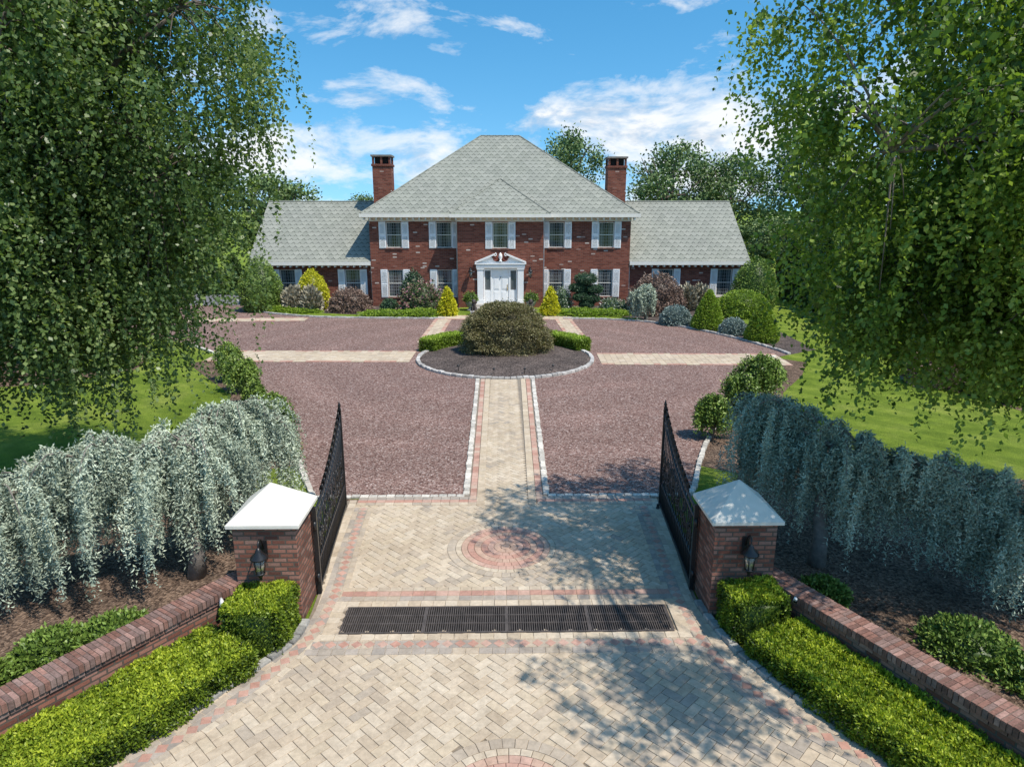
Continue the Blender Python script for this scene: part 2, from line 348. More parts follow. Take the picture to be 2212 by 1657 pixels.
sheet('lawn_strip',[(-10.5,41.05),(-14.5,43),(-14,43.9),(-10,42.3),(-3.6,41.5),(-3.6,40.7),(-7,40.85)],.02,M_grass,'grass strip along the bed')
sheet('lawn_strip',[(3.8,40.6),(6,40.3),(8.3,39.4),(8.2,40.4),(6,41.4),(3.8,41.4)],.02,M_grass,'grass strip along the bed')
def inpoly(x,y,P):
    c=False; j=len(P)-1
    for i in range(len(P)):
        if (P[i][1]>y)!=(P[j][1]>y) and x<(P[j][0]-P[i][0])*(y-P[i][1])/(P[j][1]-P[i][1])+P[i][0]: c=not c
        j=i
    return c
kL=catmull([(-3.55,14.3),(-3.45,12.5),(-3.22,10.5),(-3.2,9.3),(-3.42,8.75),(-3.85,8.1),(-4.3,7.4),(-4.95,6.65),(-5.9,5.7),(-7.6,4.4),(-10,3.2)])
kR=catmull([(3.5,14.3),(3.4,12.5),(3.22,10.5),(3.25,9.5),(3.5,8.55),(3.97,7.65),(4.72,6.7),(5.7,5.7),(7.3,4.4),(10,3.2)])
court=[tuple(p) for p in kL]+[(-10,-8),(10,-8)]+[tuple(p) for p in kR][::-1]
SB=MB(); SB.add([(p[0],p[1],.016) for p in court],[tuple(range(len(court)))],0,(.25,.205,.155))
cream=[(.545,.445,.32),(.565,.465,.345),(.52,.42,.305),(.585,.49,.37),(.49,.40,.30),(.45,.375,.29),(.405,.345,.28)]
pink=[(.49,.275,.21),(.515,.31,.24),(.455,.26,.20),(.53,.345,.27)]
grey=[(.38,.325,.27),(.42,.36,.30),(.34,.295,.25)]
def jit(c,a=.05):
    k=1+random.uniform(-a,a); return tuple(x*k for x in c)
PV=MB()
def paver(P4,z,col,ins=.0055,h=.014):
    P=[np.array(p[:2],float) for p in P4]; c=sum(P)/len(P)
    def sh(d): 
        o=[]
        for p in P:
            q=p-c; l=np.linalg.norm(q); o.append(c+q*(l-d)/l)
        return o
    n=len(P); a=sh(ins); b=sh(ins+.006); z0=z-h
    dz=random.uniform(-.0012,.0012)
    vs=[(p[0],p[1],z0) for p in a]+[(p[0],p[1],z-.004+dz) for p in a]+[(p[0],p[1],z+dz) for p in b]
    fs=[(n+i,n+(i+1)%n,2*n+(i+1)%n,2*n+i) for i in range(n)]+[(i,(i+1)%n,n+(i+1)%n,n+i) for i in range(n)]+[tuple(range(2*n,3*n))]
    ar=sum(P[i][0]*P[(i+1)%n][1]-P[(i+1)%n][0]*P[i][1] for i in range(n))
    if ar<0: fs=[f[::-1] for f in fs]
    PV.add(vs,fs,0,col)
def patch(x,y):
    return math.sin(x*1.3+y*.7)+math.sin(x*.6-y*1.1+1)+math.sin(2.9*x+1.7*y)*.6
def herring(w,inside,z,cen=(0,0)):
    c45=math.sqrt(.5); K=100
    for i in range(-K,K):
        for j in range(-K,K):
            d=(i-j)%4
            if d==0: q=[(i,j),(i+2,j),(i+2,j+1),(i,j+1)]
            elif d==3: q=[(i,j),(i+1,j),(i+1,j+2),(i,j+2)]
            else: continue
            q=[((x-y)*c45*w+cen[0],(x+y)*c45*w+cen[1]) for x,y in q]
            mx=sum(p[0] for p in q)/4; my=sum(p[1] for p in q)/4
            if inside(mx,my):
                t=patch(mx,my)+random.gauss(0,1.0)
                col=cream[random.randint(0,3)] if t<.9 else cream[random.choice([2,4,4,5])] if t<2.1 else cream[random.choice([4,5,6])]
                paver(q,z,jit(col))
shrL=[(p[0]+.12,p[1]) for p in kL]; shrR=[(p[0]-.12,p[1]) for p in kR]
cin=shrL+[(-10,-2),(10,-2)]+shrR[::-1]
def okcourt(x,y):
    if y<4.2 or y>14.1: return False
    if 9.27<y<10.05 and abs(x)<2.68: return False
    if (x-.0)**2+(y-12.05)**2<1.02**2 or x*x+(y-5.98)**2<1.08**2: return False
    return inpoly(x,y,cin)
herring(.140,okcourt,.030,(0,9))
def okpath(x,y): return 14.0<y<25.6 and abs(x-.05)<.52
herring(.12,okpath,.030,(0.05,18))
def off(poly,d):
    P=[np.array(p[:2]) for p in poly]; o=[]
    for i,p in enumerate(P):
        t=P[min(i+1,len(P)-1)]-P[max(i-1,0)]; t/=np.linalg.norm(t); o.append(p+np.array([t[1],-t[0]])*d)
    return o
def resamp(P,L):
    P=[np.array(p[:2],float) for p in P]; s=[0]
    for a,b in zip(P,P[1:]): s.append(s[-1]+np.linalg.norm(b-a))
    n=max(1,round(s[-1]/L)); out=[]
    for k in range(n+1):
        d=s[-1]*k/n; i=min(max(np.searchsorted(s,d)-1,0),len(P)-2); t=(d-s[i])/(s[i+1]-s[i]); out.append(P[i]+(P[i+1]-P[i])*t)
    return out
def band(poly,a,b,L,cols,z=.038,dz=0):
    Q=resamp(poly,L); A=off(Q,a);B=off(Q,b)
    for i in range(len(Q)-1): paver([A[i],A[i+1],B[i+1],B[i]],z,jit(random.choice(cols)),.004,.024)
def diamonds(poly,w,z=.038):
    band(poly,-w/2,w/2,w*1.0,grey+cream[4:6],z)
    Q=resamp(poly,w*1.02)
    for i in range(len(Q)-1):
        c=(Q[i]+Q[i+1])/2; t=(Q[i+1]-Q[i]); t/=np.linalg.norm(t); n=np.array([-t[1],t[0]]); r=w*.48
        paver([c-t*r,c-n*r,c+t*r,c+n*r],z+.005,jit(random.choice(pink)),.004,.006)
redL=catmull([(-3.1,13.9),(-3.02,12.2),(-2.92,10.4),(-2.98,9.4),(-3.25,8.6),(-3.62,7.9),(-4.1,7.15),(-4.8,6.4),(-5.8,5.4),(-7,4.5)])
redR=catmull([(3.05,13.9),(2.98,12.2),(2.9,10.4),(2.93,9.4),(3.12,8.4),(3.6,7.5),(4.32,6.7),(5.2,5.8),(6.6,4.6)])
for rp in (redL,redR):
    diamonds(rp,.19); band(rp,.095,.2,.2,grey+cream[4:]); band(rp,-.2,-.095,.2,cream[2:6])
band(kL,-.22,-.06,.2,cream[:5],.034); band(kR,.06,.22,.2,cream[:5],.034)
hl=lambda y,x0,x1:[(x0,y),(x1,y)]
diamonds(hl(9.02,-2.95,2.9),.19); band(hl(8.85,-3.0,2.95),-.07,.07,.2,cream[4:]+grey,.040)
band(hl(9.2,-2.85,2.85),-.075,.075,.2,cream[:4],.040)
band(hl(10.11,-2.85,2.85),-.085,.085,.2,cream[:4],.040); band(hl(10.27,-2.8,2.8),-.07,.07,.2,grey+cream[4:],.040); band(hl(10.42,-2.8,2.8),-.075,.075,.2,pink,.040); band(hl(10.56,-2.8,2.8),-.06,.06,.2,cream[2:5],.040)
for s in(-1,1): band([(s*2.76,9.27),(s*2.76,10.03)],-.1,.1,.16,cream[:4],.041)
for s in(-1,1):
    x0,x1=(-3.3,-.62) if s<0 else (.72,3.3)
    band(hl(14.36,x0,x1),-.08,.08,.2,grey,.040); band(hl(14.21,x0,x1),-.07,.07,.2,pink,.040); band(hl(14.07,x0,x1),-.07,.07,.2,cream[2:6],.040)
    e=[(.03+s*.58,14.0),(.08+s*.68,25.55)]; band(e,-.09,.09,.2,cream[:4],.041)
    e=[(.03+s*.75,14.3),(.08+s*.86,25.5)]; band(e,-.075,.075,.2,pink+[(.55,.40,.31)],.041)
def medallion(cx,cy):
    mp_=[tuple(.65*a+.35*b for a,b in zip(pink[1],cream[0]))]
    rings=[(.0,.10,1,mp_),(.10,.23,8,mp_),(.23,.35,14,pink[3:]),(.35,.48,20,pink[:2]),(.48,.61,26,mp_),(.61,.74,31,pink[:2]),(.74,.86,36,mp_+pink[3:]),(.86,.97,40,cream[1:4]),(.97,1.13,42,cream[4:6])]
    for a,b,n,cs in rings:
        for k in range(n):
            if n==1: paver([(cx+b*math.cos(i*math.pi/4),cy+b*math.sin(i*math.pi/4)) for i in range(8)],.042,jit(cs[0])); continue
            t0=2*math.pi*k/n;t1=2*math.pi*(k+1)/n; tm=(t0+t1)/2
            P=[(cx+r*math.cos(t),cy+r*math.sin(t)) for r,t in((a,t0),(b,t0),(b,tm),(b,t1),(a,t1),(a,tm))]
            paver(P,.042,jit(random.choice(cs)),.004,.02)
medallion(0,12.05); medallion(0,5.98)
def strip(poly,halfw):
    n=int(halfw*2/.2)
    for k in range(n):
        a=-halfw+k*2*halfw/n; cs=pink+cream[:2] if k in(0,n-1) else cream[:5]
        band(poly,a,a+2*halfw/n,.28,cs,.034)
strip([(-12.9,29.95),(-4.0,29.75)],1.15); strip([(4.2,29.15),(12.2,28.85)],1.15)
strip([(-19,40.0),(-11.6,40.35)],.6); strip([(-3.9,40.9),(4.2,40.7)],.75)
strip([(-3.7,33.0),(-3.5,40.3)],.5); strip([(3.8,33.0),(3.6,40.2)],.5); strip([(0,41.4),(0,44.2)],1.2)
PV.build('paved_driveway',M_paver,kind='structure',label='cream and pink paver driveway with round medallions')
SB.build('paving_bed',coltint('joint_sand'),kind='structure',label='dark jointing sand beneath pavers')
sheet('path_bed',[(-.95,14.3),(1.0,14.3),(1.12,25.6),(-.98,25.6)],.0175,simple('joint_sand_path',(.25,.205,.155)),'joint sand below path')
def kerb(name,poly,w,h,L,label,lo=(.46,.445,.42),a=.25):
    m=MB(); Q=resamp(poly,L)
    for i in range(len(Q)-1):
        p,q=Q[i],Q[i+1]; t=(q-p); l=np.linalg.norm(t); t/=l; n=np.array([-t[1],t[0]]); c=(p+q)/2+n*random.uniform(-.008,.008)
        hl_=l/2-.008; ww=w/2*random.uniform(.85,1.1); hh=h*random.uniform(.85,1.12); col=jit(lo,a)
        P=[c+t*hl_*i2+n*ww*j2 for i2,j2 in((-1,-1),(1,-1),(1,1),(-1,1))]; P2=[c+(x-c)*.86 for x in P]
        m.add([(x[0],x[1],.0) for x in P]+[(x[0],x[1],hh*.8) for x in P]+[(x[0],x[1],hh) for x in P2],
          [(0,1,5,4),(1,2,6,5),(2,3,7,6),(3,0,4,7),(4,5,9,8),(5,6,10,9),(6,7,11,10),(7,4,8,11),(8,9,10,11)],0,col)
    m.build(name,M_block,kind='structure',label=label)
wh=(.62,.58,.51)
kerb('kerb',leftE,.13,.09,.2,'granite block kerb beside gravel',wh); kerb('kerb',rightE,.13,.09,.2,'granite block kerb beside gravel',wh)
kerb('kerb',farL,.16,.1,.24,'granite block kerb beside gravel'); kerb('kerb',farR,.16,.1,.24,'granite block kerb beside gravel')
kerb('kerb',kL[16:],.13,.1,.2,'grey granite kerb beside pavers',(.36,.35,.32)); kerb('kerb',kR[14:],.13,.1,.2,'grey granite kerb beside pavers',(.36,.35,.32))
for s in(-1,1):
    kerb('kerb',[(.03+s*.92,14.55),(.08+s*1.06,25.5)],.14,.06,.19,'white stone edging of paver path',wh)
    kerb('kerb',[(.03+s*.95,14.5),(s*4.3,14.5)],.13,.05,.2,'white stone edging of gravel',wh)
IC=(.1,29.3)
circ=lambda r,a0=0,a1=360,n=90:[(IC[0]+r*math.cos(R(a0+(a1-a0)*k/n)),IC[1]+r*math.sin(R(a0+(a1-a0)*k/n))) for k in range(n+1)]
kerb('kerb',circ(3.8),.17,.12,.24,'round granite kerb of planting island',(.5,.48,.45))
m=MB(); vs=[(IC[0],IC[1],.32)];fs=[]
for ri,r in enumerate((1.2,2.4,3.72)):
    for k in range(48):
        a=2*math.pi*k/48; vs.append((IC[0]+r*math.cos(a),IC[1]+r*math.sin(a),(.27,.17,.06)[ri]))
for k in range(48):
    fs.append((0,1+k,1+(k+1)%48))
    for q in range(2): fs.append((1+q*48+k,1+(q+1)*48+k,1+(q+1)*48+(k+1)%48,1+q*48+(k+1)%48))
m.add(vs,fs); m.build('island_bed',M_dmulch,kind='structure',label='dark mulch mound of round planting island')
# ------------------------------------------------------------------ drain grates
fr=MB(); 
for a in ((0,0,1.3,.022),(0,.698,1.3,.72),(0,0.022,.02,.698),(1.28,.022,1.3,.698)): fr.b2(a[0],a[1],.015,a[2],a[3],.048)
ba=MB()
for k in range(36): 
    x=.035+k*.0351; ba.b2(x,.022,.018,x+.014,.698,.046)
for y in(.25,.47): ba.b2(.02,y,.02,1.28,y+.012,.044)
G0=empty('drain_grate',(-2.6,9.29,0),label='rusty iron slotted drain grate set in pavers',category='drain grate',group='drain grates across the driveway')
fr.build('frame',M_iron,G0); ba.build('bars',M_iron,G0)
for k in(1,2,3): copy_thing(G0,(-2.6+1.303*k,9.29,0))
sheet('drain_shade_sheet',[(-2.62,9.27),(2.63,9.27),(2.63,10.03),(-2.62,10.03)],.0175,M_pit,'flat sheet coloured dark as the shade in the drain')  # shallow flat sheet, the pit's shade put into its near-black colour
# ------------------------------------------------------------------ gate pillars & lanterns
def pillar(x):
    P=empty('gate_pillar',(x,10.14,0),label='square brick gate pillar with cream stone pyramid cap',category='pillar',group='brick gate pillars')
    m=MB(); m.b2(-.485,-.485,0,.485,.485,1.66); m.build('shaft',M_pbrick,P,bevel=.006)
    m=MB(); a=.56
    m.b2(-a,-a,1.661,a,a,1.72); vs=[(-a,-a,1.72),(a,-a,1.72),(a,a,1.72),(-a,a,1.72),(0,0,2.2)]
    m.add(vs,[(0,1,4),(1,2,4),(2,3,4),(3,0,4)]); m.build('cap',M_stucco,P,bevel=.008)
    return P
pillar(-3.73); pillar(3.73)
gm,nt,bs=newmat('amber_glass'); n=noise(nt,coord(nt),20); nt.links.new(ramp(nt,n,[(.3,(.3,.27,.2)),(.7,(.5,.47,.38))]),bs.inputs['Base Color']); bs.inputs['Roughness'].default_value=.1; bs.inputs['Transmission Weight'].default_value=.5
def lantern(loc,sc=1):
    P=empty('wall_lantern',loc,label='black scrolled wall lantern on brick',category='lantern',group='black wall lanterns')
    m=MB(); m.box((0,-.012,.1),(.11,.024,.3)); m.tube([(0,-.02,.12),(0,-.08,.28),(0,-.16,.34),(0,-.23,.30),(0,-.24,.22)],.014,8); m.tube([(0,-.02,.02),(0,-.08,-.04),(0,-.14,.0),(0,-.12,.06),(0,-.08,.05)],.01,8)
    m.build('bracket',M_black,P)
    m=MB(); m.lathe([(.01,.25),(.03,.22),(.05,.19),(.05,.17),(.13,.09),(.135,.07)],(0,-.24,0),12)
    m.lathe([(.07,-.17),(.075,-.19),(.04,-.22),(.02,-.26),(.025,-.28),(.005,-.31)],(0,-.24,0),12); 
    for k in range(6):
        a=k*math.pi/3; m.tube([(.095*math.cos(a),-.24+.095*math.sin(a),.075),(.066*math.cos(a),-.24+.066*math.sin(a),-.175)],.007,5)
    m.build('lantern_cage',M_black,P)
    m=MB(); m.lathe([(.085,.07),(.058,-.17)],(0,-.24,0),12)
    m.build('glass',gm,P); P.scale=(sc,)*3; return P
L1=lantern((-3.75,9.65,1.2)); copy_thing(L1,(3.73,9.65,1.2))
# ------------------------------------------------------------------ gates
def spiral(c,r,turns,a0,sgn=1,n=26):
    out=[]
    for k in range(n+1):
        t=k/n; a=a0+sgn*turns*2*math.pi*t; q=r*(1-.82*t); out.append((c[0]+q*math.cos(a),0,c[1]+q*math.sin(a)))
    return out
def gate(h,e,label):
    L=math.hypot(e[0]-h[0],e[1]-h[1]); rz=math.atan2(e[1]-h[1],e[0]-h[0])
    P=empty('driveway_gate',(h[0],h[1],0),rz,label=label,category='gate',group='wrought iron driveway gates')
    top=lambda x:1.50+.70*(x/L)**2.1
    m=MB(); m.box((.03,0,.83),(.07,.07,1.56)); m.box((L-.03,0,1.18),(.06,.06,2.2)); m.box((L/2,0,.14),(L,.05,.06)); m.box((L/2,0,.62),(L,.04,.035))
    for dz in(0,-.16): m.tube([(x,0,top(x)+dz) for x in np.linspace(.02,L-.02,24)],.024,6)
    m.build('frame',M_black,P)
    m=MB(); n=int(L/.15)
    for k in range(1,n):
        x=k*L/n; m.tube([(x,0,.12),(x,0,top(x)-.0)],.012,6)
        if k%2==0: m.lathe([(.004,-.03),(.024,0),(.004,.03)],(x,0,.95),8)
    for k in range(n):
        x=(k+.5)*L/n; m.tube([(x,0,.14),(x,0,.62)],.009,5)
    m.build('bars',M_black,P)
    m=MB()
    for k in range(6):
        x=.45+k*.52
        for dz,sg in((0,1),(.36,-1)):
            m.tube(spiral((x,.86+dz),.15,1.5,math.pi/2*(1 if sg>0 else -1),sg),.014,5)
            m.tube(spiral((x+.16,.95+dz),.11,1.4,0,-sg),.012,5)
        for a in range(6):
            q=a*math.pi/3; m.add([(x,.0,1.05),(x+.04*math.cos(q-.4),.02,1.05+.04*math.sin(q-.4)),(x+.1*math.cos(q),0,1.05+.1*math.sin(q)),(x+.04*math.cos(q+.4),-.02,1.05+.04*math.sin(q+.4))],[(0,1,2,3),(3,2,1,0)])
    m.build('scrollwork',M_black,P)
    m=MB()
    m.tube([(x,0,top(x)+.03) for x in np.linspace(.1,L-.06,20)],.012,5)
    for k in range(13):
        x=L*.22+k*L*.061; z=top(x); sc=.75+.6*k/12
        m.tube(spiral((x,z+.075*sc),.085*sc,1.3,-math.pi/2,-1),.015,5); 
        for q in(.9,1.57,2.3,.3):
            m.add([(x,0,z+.03),(x+.04*math.cos(q-.5),.035,z+.1*sc+.03*math.sin(q)),(x+.12*sc*math.cos(q),0,z+.08+.15*sc*math.sin(q)),(x+.04*math.cos(q+.6),-.035,z+.1*sc+.04*math.sin(q))],[(0,1,2,3),(3,2,1,0)])
    m.build('crest',M_black,P)
    m=MB(); m.lathe([(.03,0),(.03,.04),(.015,.06),(.035,.1),(.02,.14),(.002,.22)],(L-.03,0,2.28),10); m.build('finial',M_black,P)
    for z in(.35,1.3):
        m=MB(); m.lathe([(.03,-.07),(.035,0),(.03,.07)],(-.02,0,z),10); m.build('hinge',M_black,P)
    m=MB(); m.box((L-.1,.05,.07),(.05,.05,.14)); m.lathe([(.04,0),(.04,.06)],(L-.1,.05,0.01),10); m.build('drop_bolt',M_black,P)
gate((-3.18,10.45),(-3.48,13.85),'open black wrought iron gate leaf with scroll crest')
gate((3.18,10.45),(3.40,13.85),'open black wrought iron gate leaf with scroll crest')
# ------------------------------------------------------------------ low walls
bcol=[(.25,.13,.10),(.30,.165,.13),(.20,.11,.088),(.33,.20,.165),(.27,.18,.155),(.22,.14,.12)]
def lowwall(P0,P1,sg):
    P0=np.array(P0);P1=np.array(P1); L=np.linalg.norm(P1-P0); rz=math.atan2(*(P1-P0)[::-1])
    W=empty('garden_wall',(P0[0],P0[1],0),rz,label='low brick garden wall with rowlock brick coping',category='wall',group='low brick walls flanking the gate')
    m=MB(); m.b2(0,-.14,0,L,.14,.61); m.build('wall_body',M_pbrick,W,bevel=.005)
    m=MB(); m.b2(.0,-.185,.612,L,.185,.726,0,(.17,.135,.115)); n=int(L/.066)
    for k in range(n):
        x0=k*L/n+.0055; x1=(k+1)*L/n-.0055; o=random.uniform(-.005,.005); z=.735+random.uniform(-.004,.004)
        m.b2(x0,-.20+o,.618,x1,-.005+o,z,0,jit(random.choice(bcol),.2)); m.b2(x0,.005+o,.618,x1,.20+o,z,0,jit(random.choice(bcol),.2))
    n=int(L/.21)
    for k in range(n):
        for s in(-1,1): m.b2(k*L/n+.006,min(s*.141,s*.168),.545,(k+1)*L/n-.006,max(s*.141,s*.168),.608,0,jit(random.choice(bcol),.15))
    m.build('coping',M_coping,W)
lowwall((-4.17,9.95),(-8.25,3.9),-1); lowwall((4.17,9.95),(7.25,3.7),1)
def seccam(loc,rz):
    P=empty('security_camera',loc,rz,label='small white bullet security camera on low brick wall',category='camera',group='white security cameras')
    m=MB(); m.tube([(0,.02,.0),(0,-.13,-.015)],[.033,.036],12); m.tube([(0,0,.042),(0,-.15,.03)],[.02,.03],8); m.build('housing',M_white,P)
    m=MB(); m.tube([(0,-.13,-.015),(0,-.138,-.016)],.028,12); m.build('lens',M_black,P)
    m=MB(); m.lathe([(.03,0),(.03,.02)],(0,.05,-.1),10); m.tube([(0,.05,-.08),(0,.02,-.02)],.012,6); m.build('bracket',M_white,P)
seccam((-4.34,9.30,.62),.5); seccam((4.42,9.22,.66),-.5)
# ------------------------------------------------------------------ hedges near
def hedge(name,poly,w,h,n,leaf,mat,label,cat='hedge',grp=None,seed=3,base=.56,la=.018):
    rs=np.random.default_rng(seed); Q=np.array(resamp(catmull(poly,5) if len(poly)>2 else poly,.12)); o=Q[0].copy(); Q=Q-o
    s=rs.random(n)*(len(Q)-1.001); i=s.astype(int); f=(s-i)[:,None]; c=Q[i]*(1-f)+Q[i+1]*f; t=unit(Q[i+1]-Q[i]); nr=np.stack([-t[:,1],t[:,0]],1)
    per=2*h+w; u=rs.random(n)*per
    x=np.where(u<h,-w/2,np.where(u<h+w,u-h-w/2,w/2)); z=np.where(u<h,u,np.where(u<h+w,h,per-u))
    ln=np.stack([np.where(u<h,-1,np.where(u<h+w,0,1)),np.where((u>=h)&(u<h+w),1,0)],1).astype(float)
    rc=.08
    kx=np.clip(np.abs(x)-(w/2-rc),0,None); kz=np.clip(z-(h-rc),0,None); rr=np.sqrt(kx**2+kz**2)
    sc=np.where(rr>rc,rc/np.maximum(rr,1e-6),1); x=np.sign(x)*(np.minimum(np.abs(x),w/2-rc)+kx*sc); z=np.minimum(z,h-rc)+kz*sc
    P2=c+nr*x[:,None]
    lump=la*(np.sin(P2[:,0]*4+P2[:,1]*3)+np.sin(P2[:,1]*9-P2[:,0]*5+z*6)+1.1*np.sin(19*P2[:,0]+13*P2[:,1]+7*z)+.8*np.sin(31*P2[:,1]-23*P2[:,0]+11*z))
    q=rs.random(n)**1.7*.09
    d3=np.stack([nr[:,0]*ln[:,0],nr[:,1]*ln[:,0],ln[:,1]],1)
    p=np.stack([P2[:,0],P2[:,1],z],1)+d3*(lump-q)[:,None]
    ne=n//12
    for e,sg in((0,-1),(len(Q)-1,1)):
        tt=unit((Q[1]-Q[0]) if e==0 else (Q[-1]-Q[-2])); nn=np.array([-tt[1],tt[0]])
        xx=(rs.random(ne)-.5)*w*.95; zz=rs.random(ne)*h*.97
        pc=Q[e][None]+nn[None]*xx[:,None]+tt[None]*sg*(rs.random(ne)*.1-.04)[:,None]
        p=np.concatenate([p,np.stack([pc[:,0],pc[:,1],zz],1)]); d3=np.concatenate([d3,np.tile([tt[0]*sg,tt[1]*sg,.0],(ne,1))]); lump=np.concatenate([lump,np.zeros(ne)]); q=np.concatenate([q,rs.random(ne)*.06])
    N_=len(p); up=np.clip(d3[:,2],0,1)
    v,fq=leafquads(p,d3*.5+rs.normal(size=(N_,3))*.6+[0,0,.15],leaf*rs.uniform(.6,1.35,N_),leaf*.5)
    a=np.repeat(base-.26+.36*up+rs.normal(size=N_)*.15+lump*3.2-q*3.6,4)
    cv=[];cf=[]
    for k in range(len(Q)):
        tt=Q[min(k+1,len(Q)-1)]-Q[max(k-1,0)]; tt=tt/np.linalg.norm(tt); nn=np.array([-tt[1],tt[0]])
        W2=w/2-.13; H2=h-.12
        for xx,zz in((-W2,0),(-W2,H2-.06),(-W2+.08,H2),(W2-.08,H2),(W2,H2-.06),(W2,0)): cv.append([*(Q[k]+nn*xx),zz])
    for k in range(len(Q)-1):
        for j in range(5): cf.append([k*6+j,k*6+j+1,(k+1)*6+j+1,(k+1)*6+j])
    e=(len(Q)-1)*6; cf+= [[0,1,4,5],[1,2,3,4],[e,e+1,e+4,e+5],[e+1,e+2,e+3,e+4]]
    return foliage(name,[(v,fq,a),(np.array(cv),np.array(cf),np.full(len(cv),.12))],mat,None,(o[0],o[1],0),label=label,category=cat,group=grp)
gh='clipped yew hedges at the gate'
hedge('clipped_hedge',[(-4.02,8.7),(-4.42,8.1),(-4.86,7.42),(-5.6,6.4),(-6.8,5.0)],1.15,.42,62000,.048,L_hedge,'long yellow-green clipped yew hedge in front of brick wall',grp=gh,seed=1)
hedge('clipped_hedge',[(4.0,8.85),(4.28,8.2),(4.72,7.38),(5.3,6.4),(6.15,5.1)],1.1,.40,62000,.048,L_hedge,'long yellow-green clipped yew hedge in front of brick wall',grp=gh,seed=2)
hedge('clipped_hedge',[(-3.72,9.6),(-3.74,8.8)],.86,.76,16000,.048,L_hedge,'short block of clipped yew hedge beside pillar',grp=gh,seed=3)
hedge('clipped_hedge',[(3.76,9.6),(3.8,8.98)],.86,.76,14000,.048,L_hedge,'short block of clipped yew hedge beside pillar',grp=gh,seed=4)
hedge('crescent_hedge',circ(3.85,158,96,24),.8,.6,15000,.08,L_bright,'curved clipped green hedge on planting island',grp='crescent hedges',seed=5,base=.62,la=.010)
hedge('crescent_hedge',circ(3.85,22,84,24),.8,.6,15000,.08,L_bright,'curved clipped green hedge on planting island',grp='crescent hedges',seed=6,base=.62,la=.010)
for i,(x,y,r,h) in enumerate([(-5.95,9.2,.6,.4),(-6.7,8.9,.55,.35),(-7.3,8.1,.5,.4),(6.9,8.8,.65,.4),(7.4,8.0,.55,.35),(5.4,10.3,.4,.3)]):
    bush('low_shrub',(x,y,0),(r,r,h),'mound',3500,.07,L_yew,'low spreading green shrub in mulch',"shrub",seed=30+i,group='low shrubs behind walls',lump=.15)
# ------------------------------------------------------------------ weeping blue cedars
def cedar(base,spine,ns,seed,label,name='weeping_cedar',mat=None,wid=.85,leaf=.05,minz=.25,kk=46,lr=(.35,1.75),wr=.42,jt=.02,hv=.12,er=(.1,.42),per=14,bsp=.3):
    mat=mat or L_blue
    rs=np.random.default_rng(seed); T=empty(name,(base[0],base[1],0),label=label,category='tree',group='weeping blue cedars' if mat is L_blue else 'weeping green conifers')
    sp=np.array(catmull([np.array(p)-np.array([base[0],base[1],0]) for p in spine],8))
    m=MB(); ti=int(np.argmin(np.linalg.norm(sp[:,:2],axis=1))); tp=sp[ti]
    dz=np.array([0,0,.12 if tp[2]>2 else 0])
    m.tube([(0,0,0),(.05,.03,.5),(-.04,0,1.1),(tp[0]*.6,tp[1]*.6,tp[2]*.75),tuple(tp-dz)],[.17,.13,.11,.09,.06] if tp[2]>2 else [.07,.06,.05,.04,.03],9)
    m.tube([tuple(p-dz) for p in sp],[.03+.03*math.exp(-abs(k-ti)/10) for k in range(len(sp))] if tp[2]>2 else .02,7)
    st=[];od=[];bi=[];dr=[]
    nb=ns//per
    for b in range(nb):
        k=rs.integers(0,len(sp)-1) if b%2 else int(b/nb*(len(sp)-1)); f=rs.random(); p=sp[k]*(1-f)+sp[k+1]*f; ang=rs.random()*2*np.pi; l=wid*rs.uniform(.2,1.2)
        d=np.array([math.cos(ang),math.sin(ang),rs.uniform(-.1,.25)]); p=p+np.array([0,0,(rs.uniform(-2.4,.6) if b%2 else rs.uniform(.0,.9))*hv])
        if b%2==0: l*=.7
        pts=[p+d*l*t+np.array([0,0,.20*math.sin(t*math.pi)-.5*t*t*l]) for t in np.linspace(0,1,5)]
        if b%2==0: m.tube([tuple(q-[0,0,.03]) for q in pts],[.018,.015,.012,.01,.006],4)
        bl=rs.uniform(*lr)
        for s in range(per):
            t=rs.random()**.75*4; i=int(min(t,3)); q=pts[i]+(pts[i+1]-pts[i])*(t-i); st.append(q); od.append(d*rs.uniform(.0,.6)+rs.normal(size=3)*bsp); bi.append(b); dr.append(bl*rs.uniform(.5,1.1))
    m.build('trunk',M_greybark,T)
    st=np.array(st);od=np.array(od);od[:,2]=0; n=len(st); bb=rs.normal(size=nb)[np.array(bi)]*.16
    drop=np.minimum(st[:,2]-minz-rs.random(n)*.5,np.array(dr)); drop=np.clip(drop,.15,None)
    t=np.linspace(0,1,kk)[None,:,None]; ext=rs.uniform(*er,n)[:,None,None]
    P=st[:,None]+od[:,None]*ext*(1-np.exp(-3*t))+np.array([0,0,-1.])*drop[:,None,None]*t**1.2+.03*np.sin(t*9+rs.random((n,1,3))*6)
    P=P+rs.normal(size=P.shape)*(jt*(1.1-.6*t)); sh=np.repeat(rs.normal(size=n)*.14+bb,kk)
    P=P.reshape(-1,3); d=rs.normal(size=P.shape)*.8+[0,0,-.3]
    ndup=len(P); v,f=leafquads(P,d,leaf*rs.uniform(.6,1.4,ndup),leaf*wr)
    tt=np.tile(np.linspace(0,1,kk),n)
    a=np.repeat(.48+sh+rs.normal(size=ndup)*.10+.16*(1-tt),4)
    foliage('crown',[(v,f,a)],mat,T)
cl='weeping blue atlas cedar trained sideways, draping grey-green curtains'
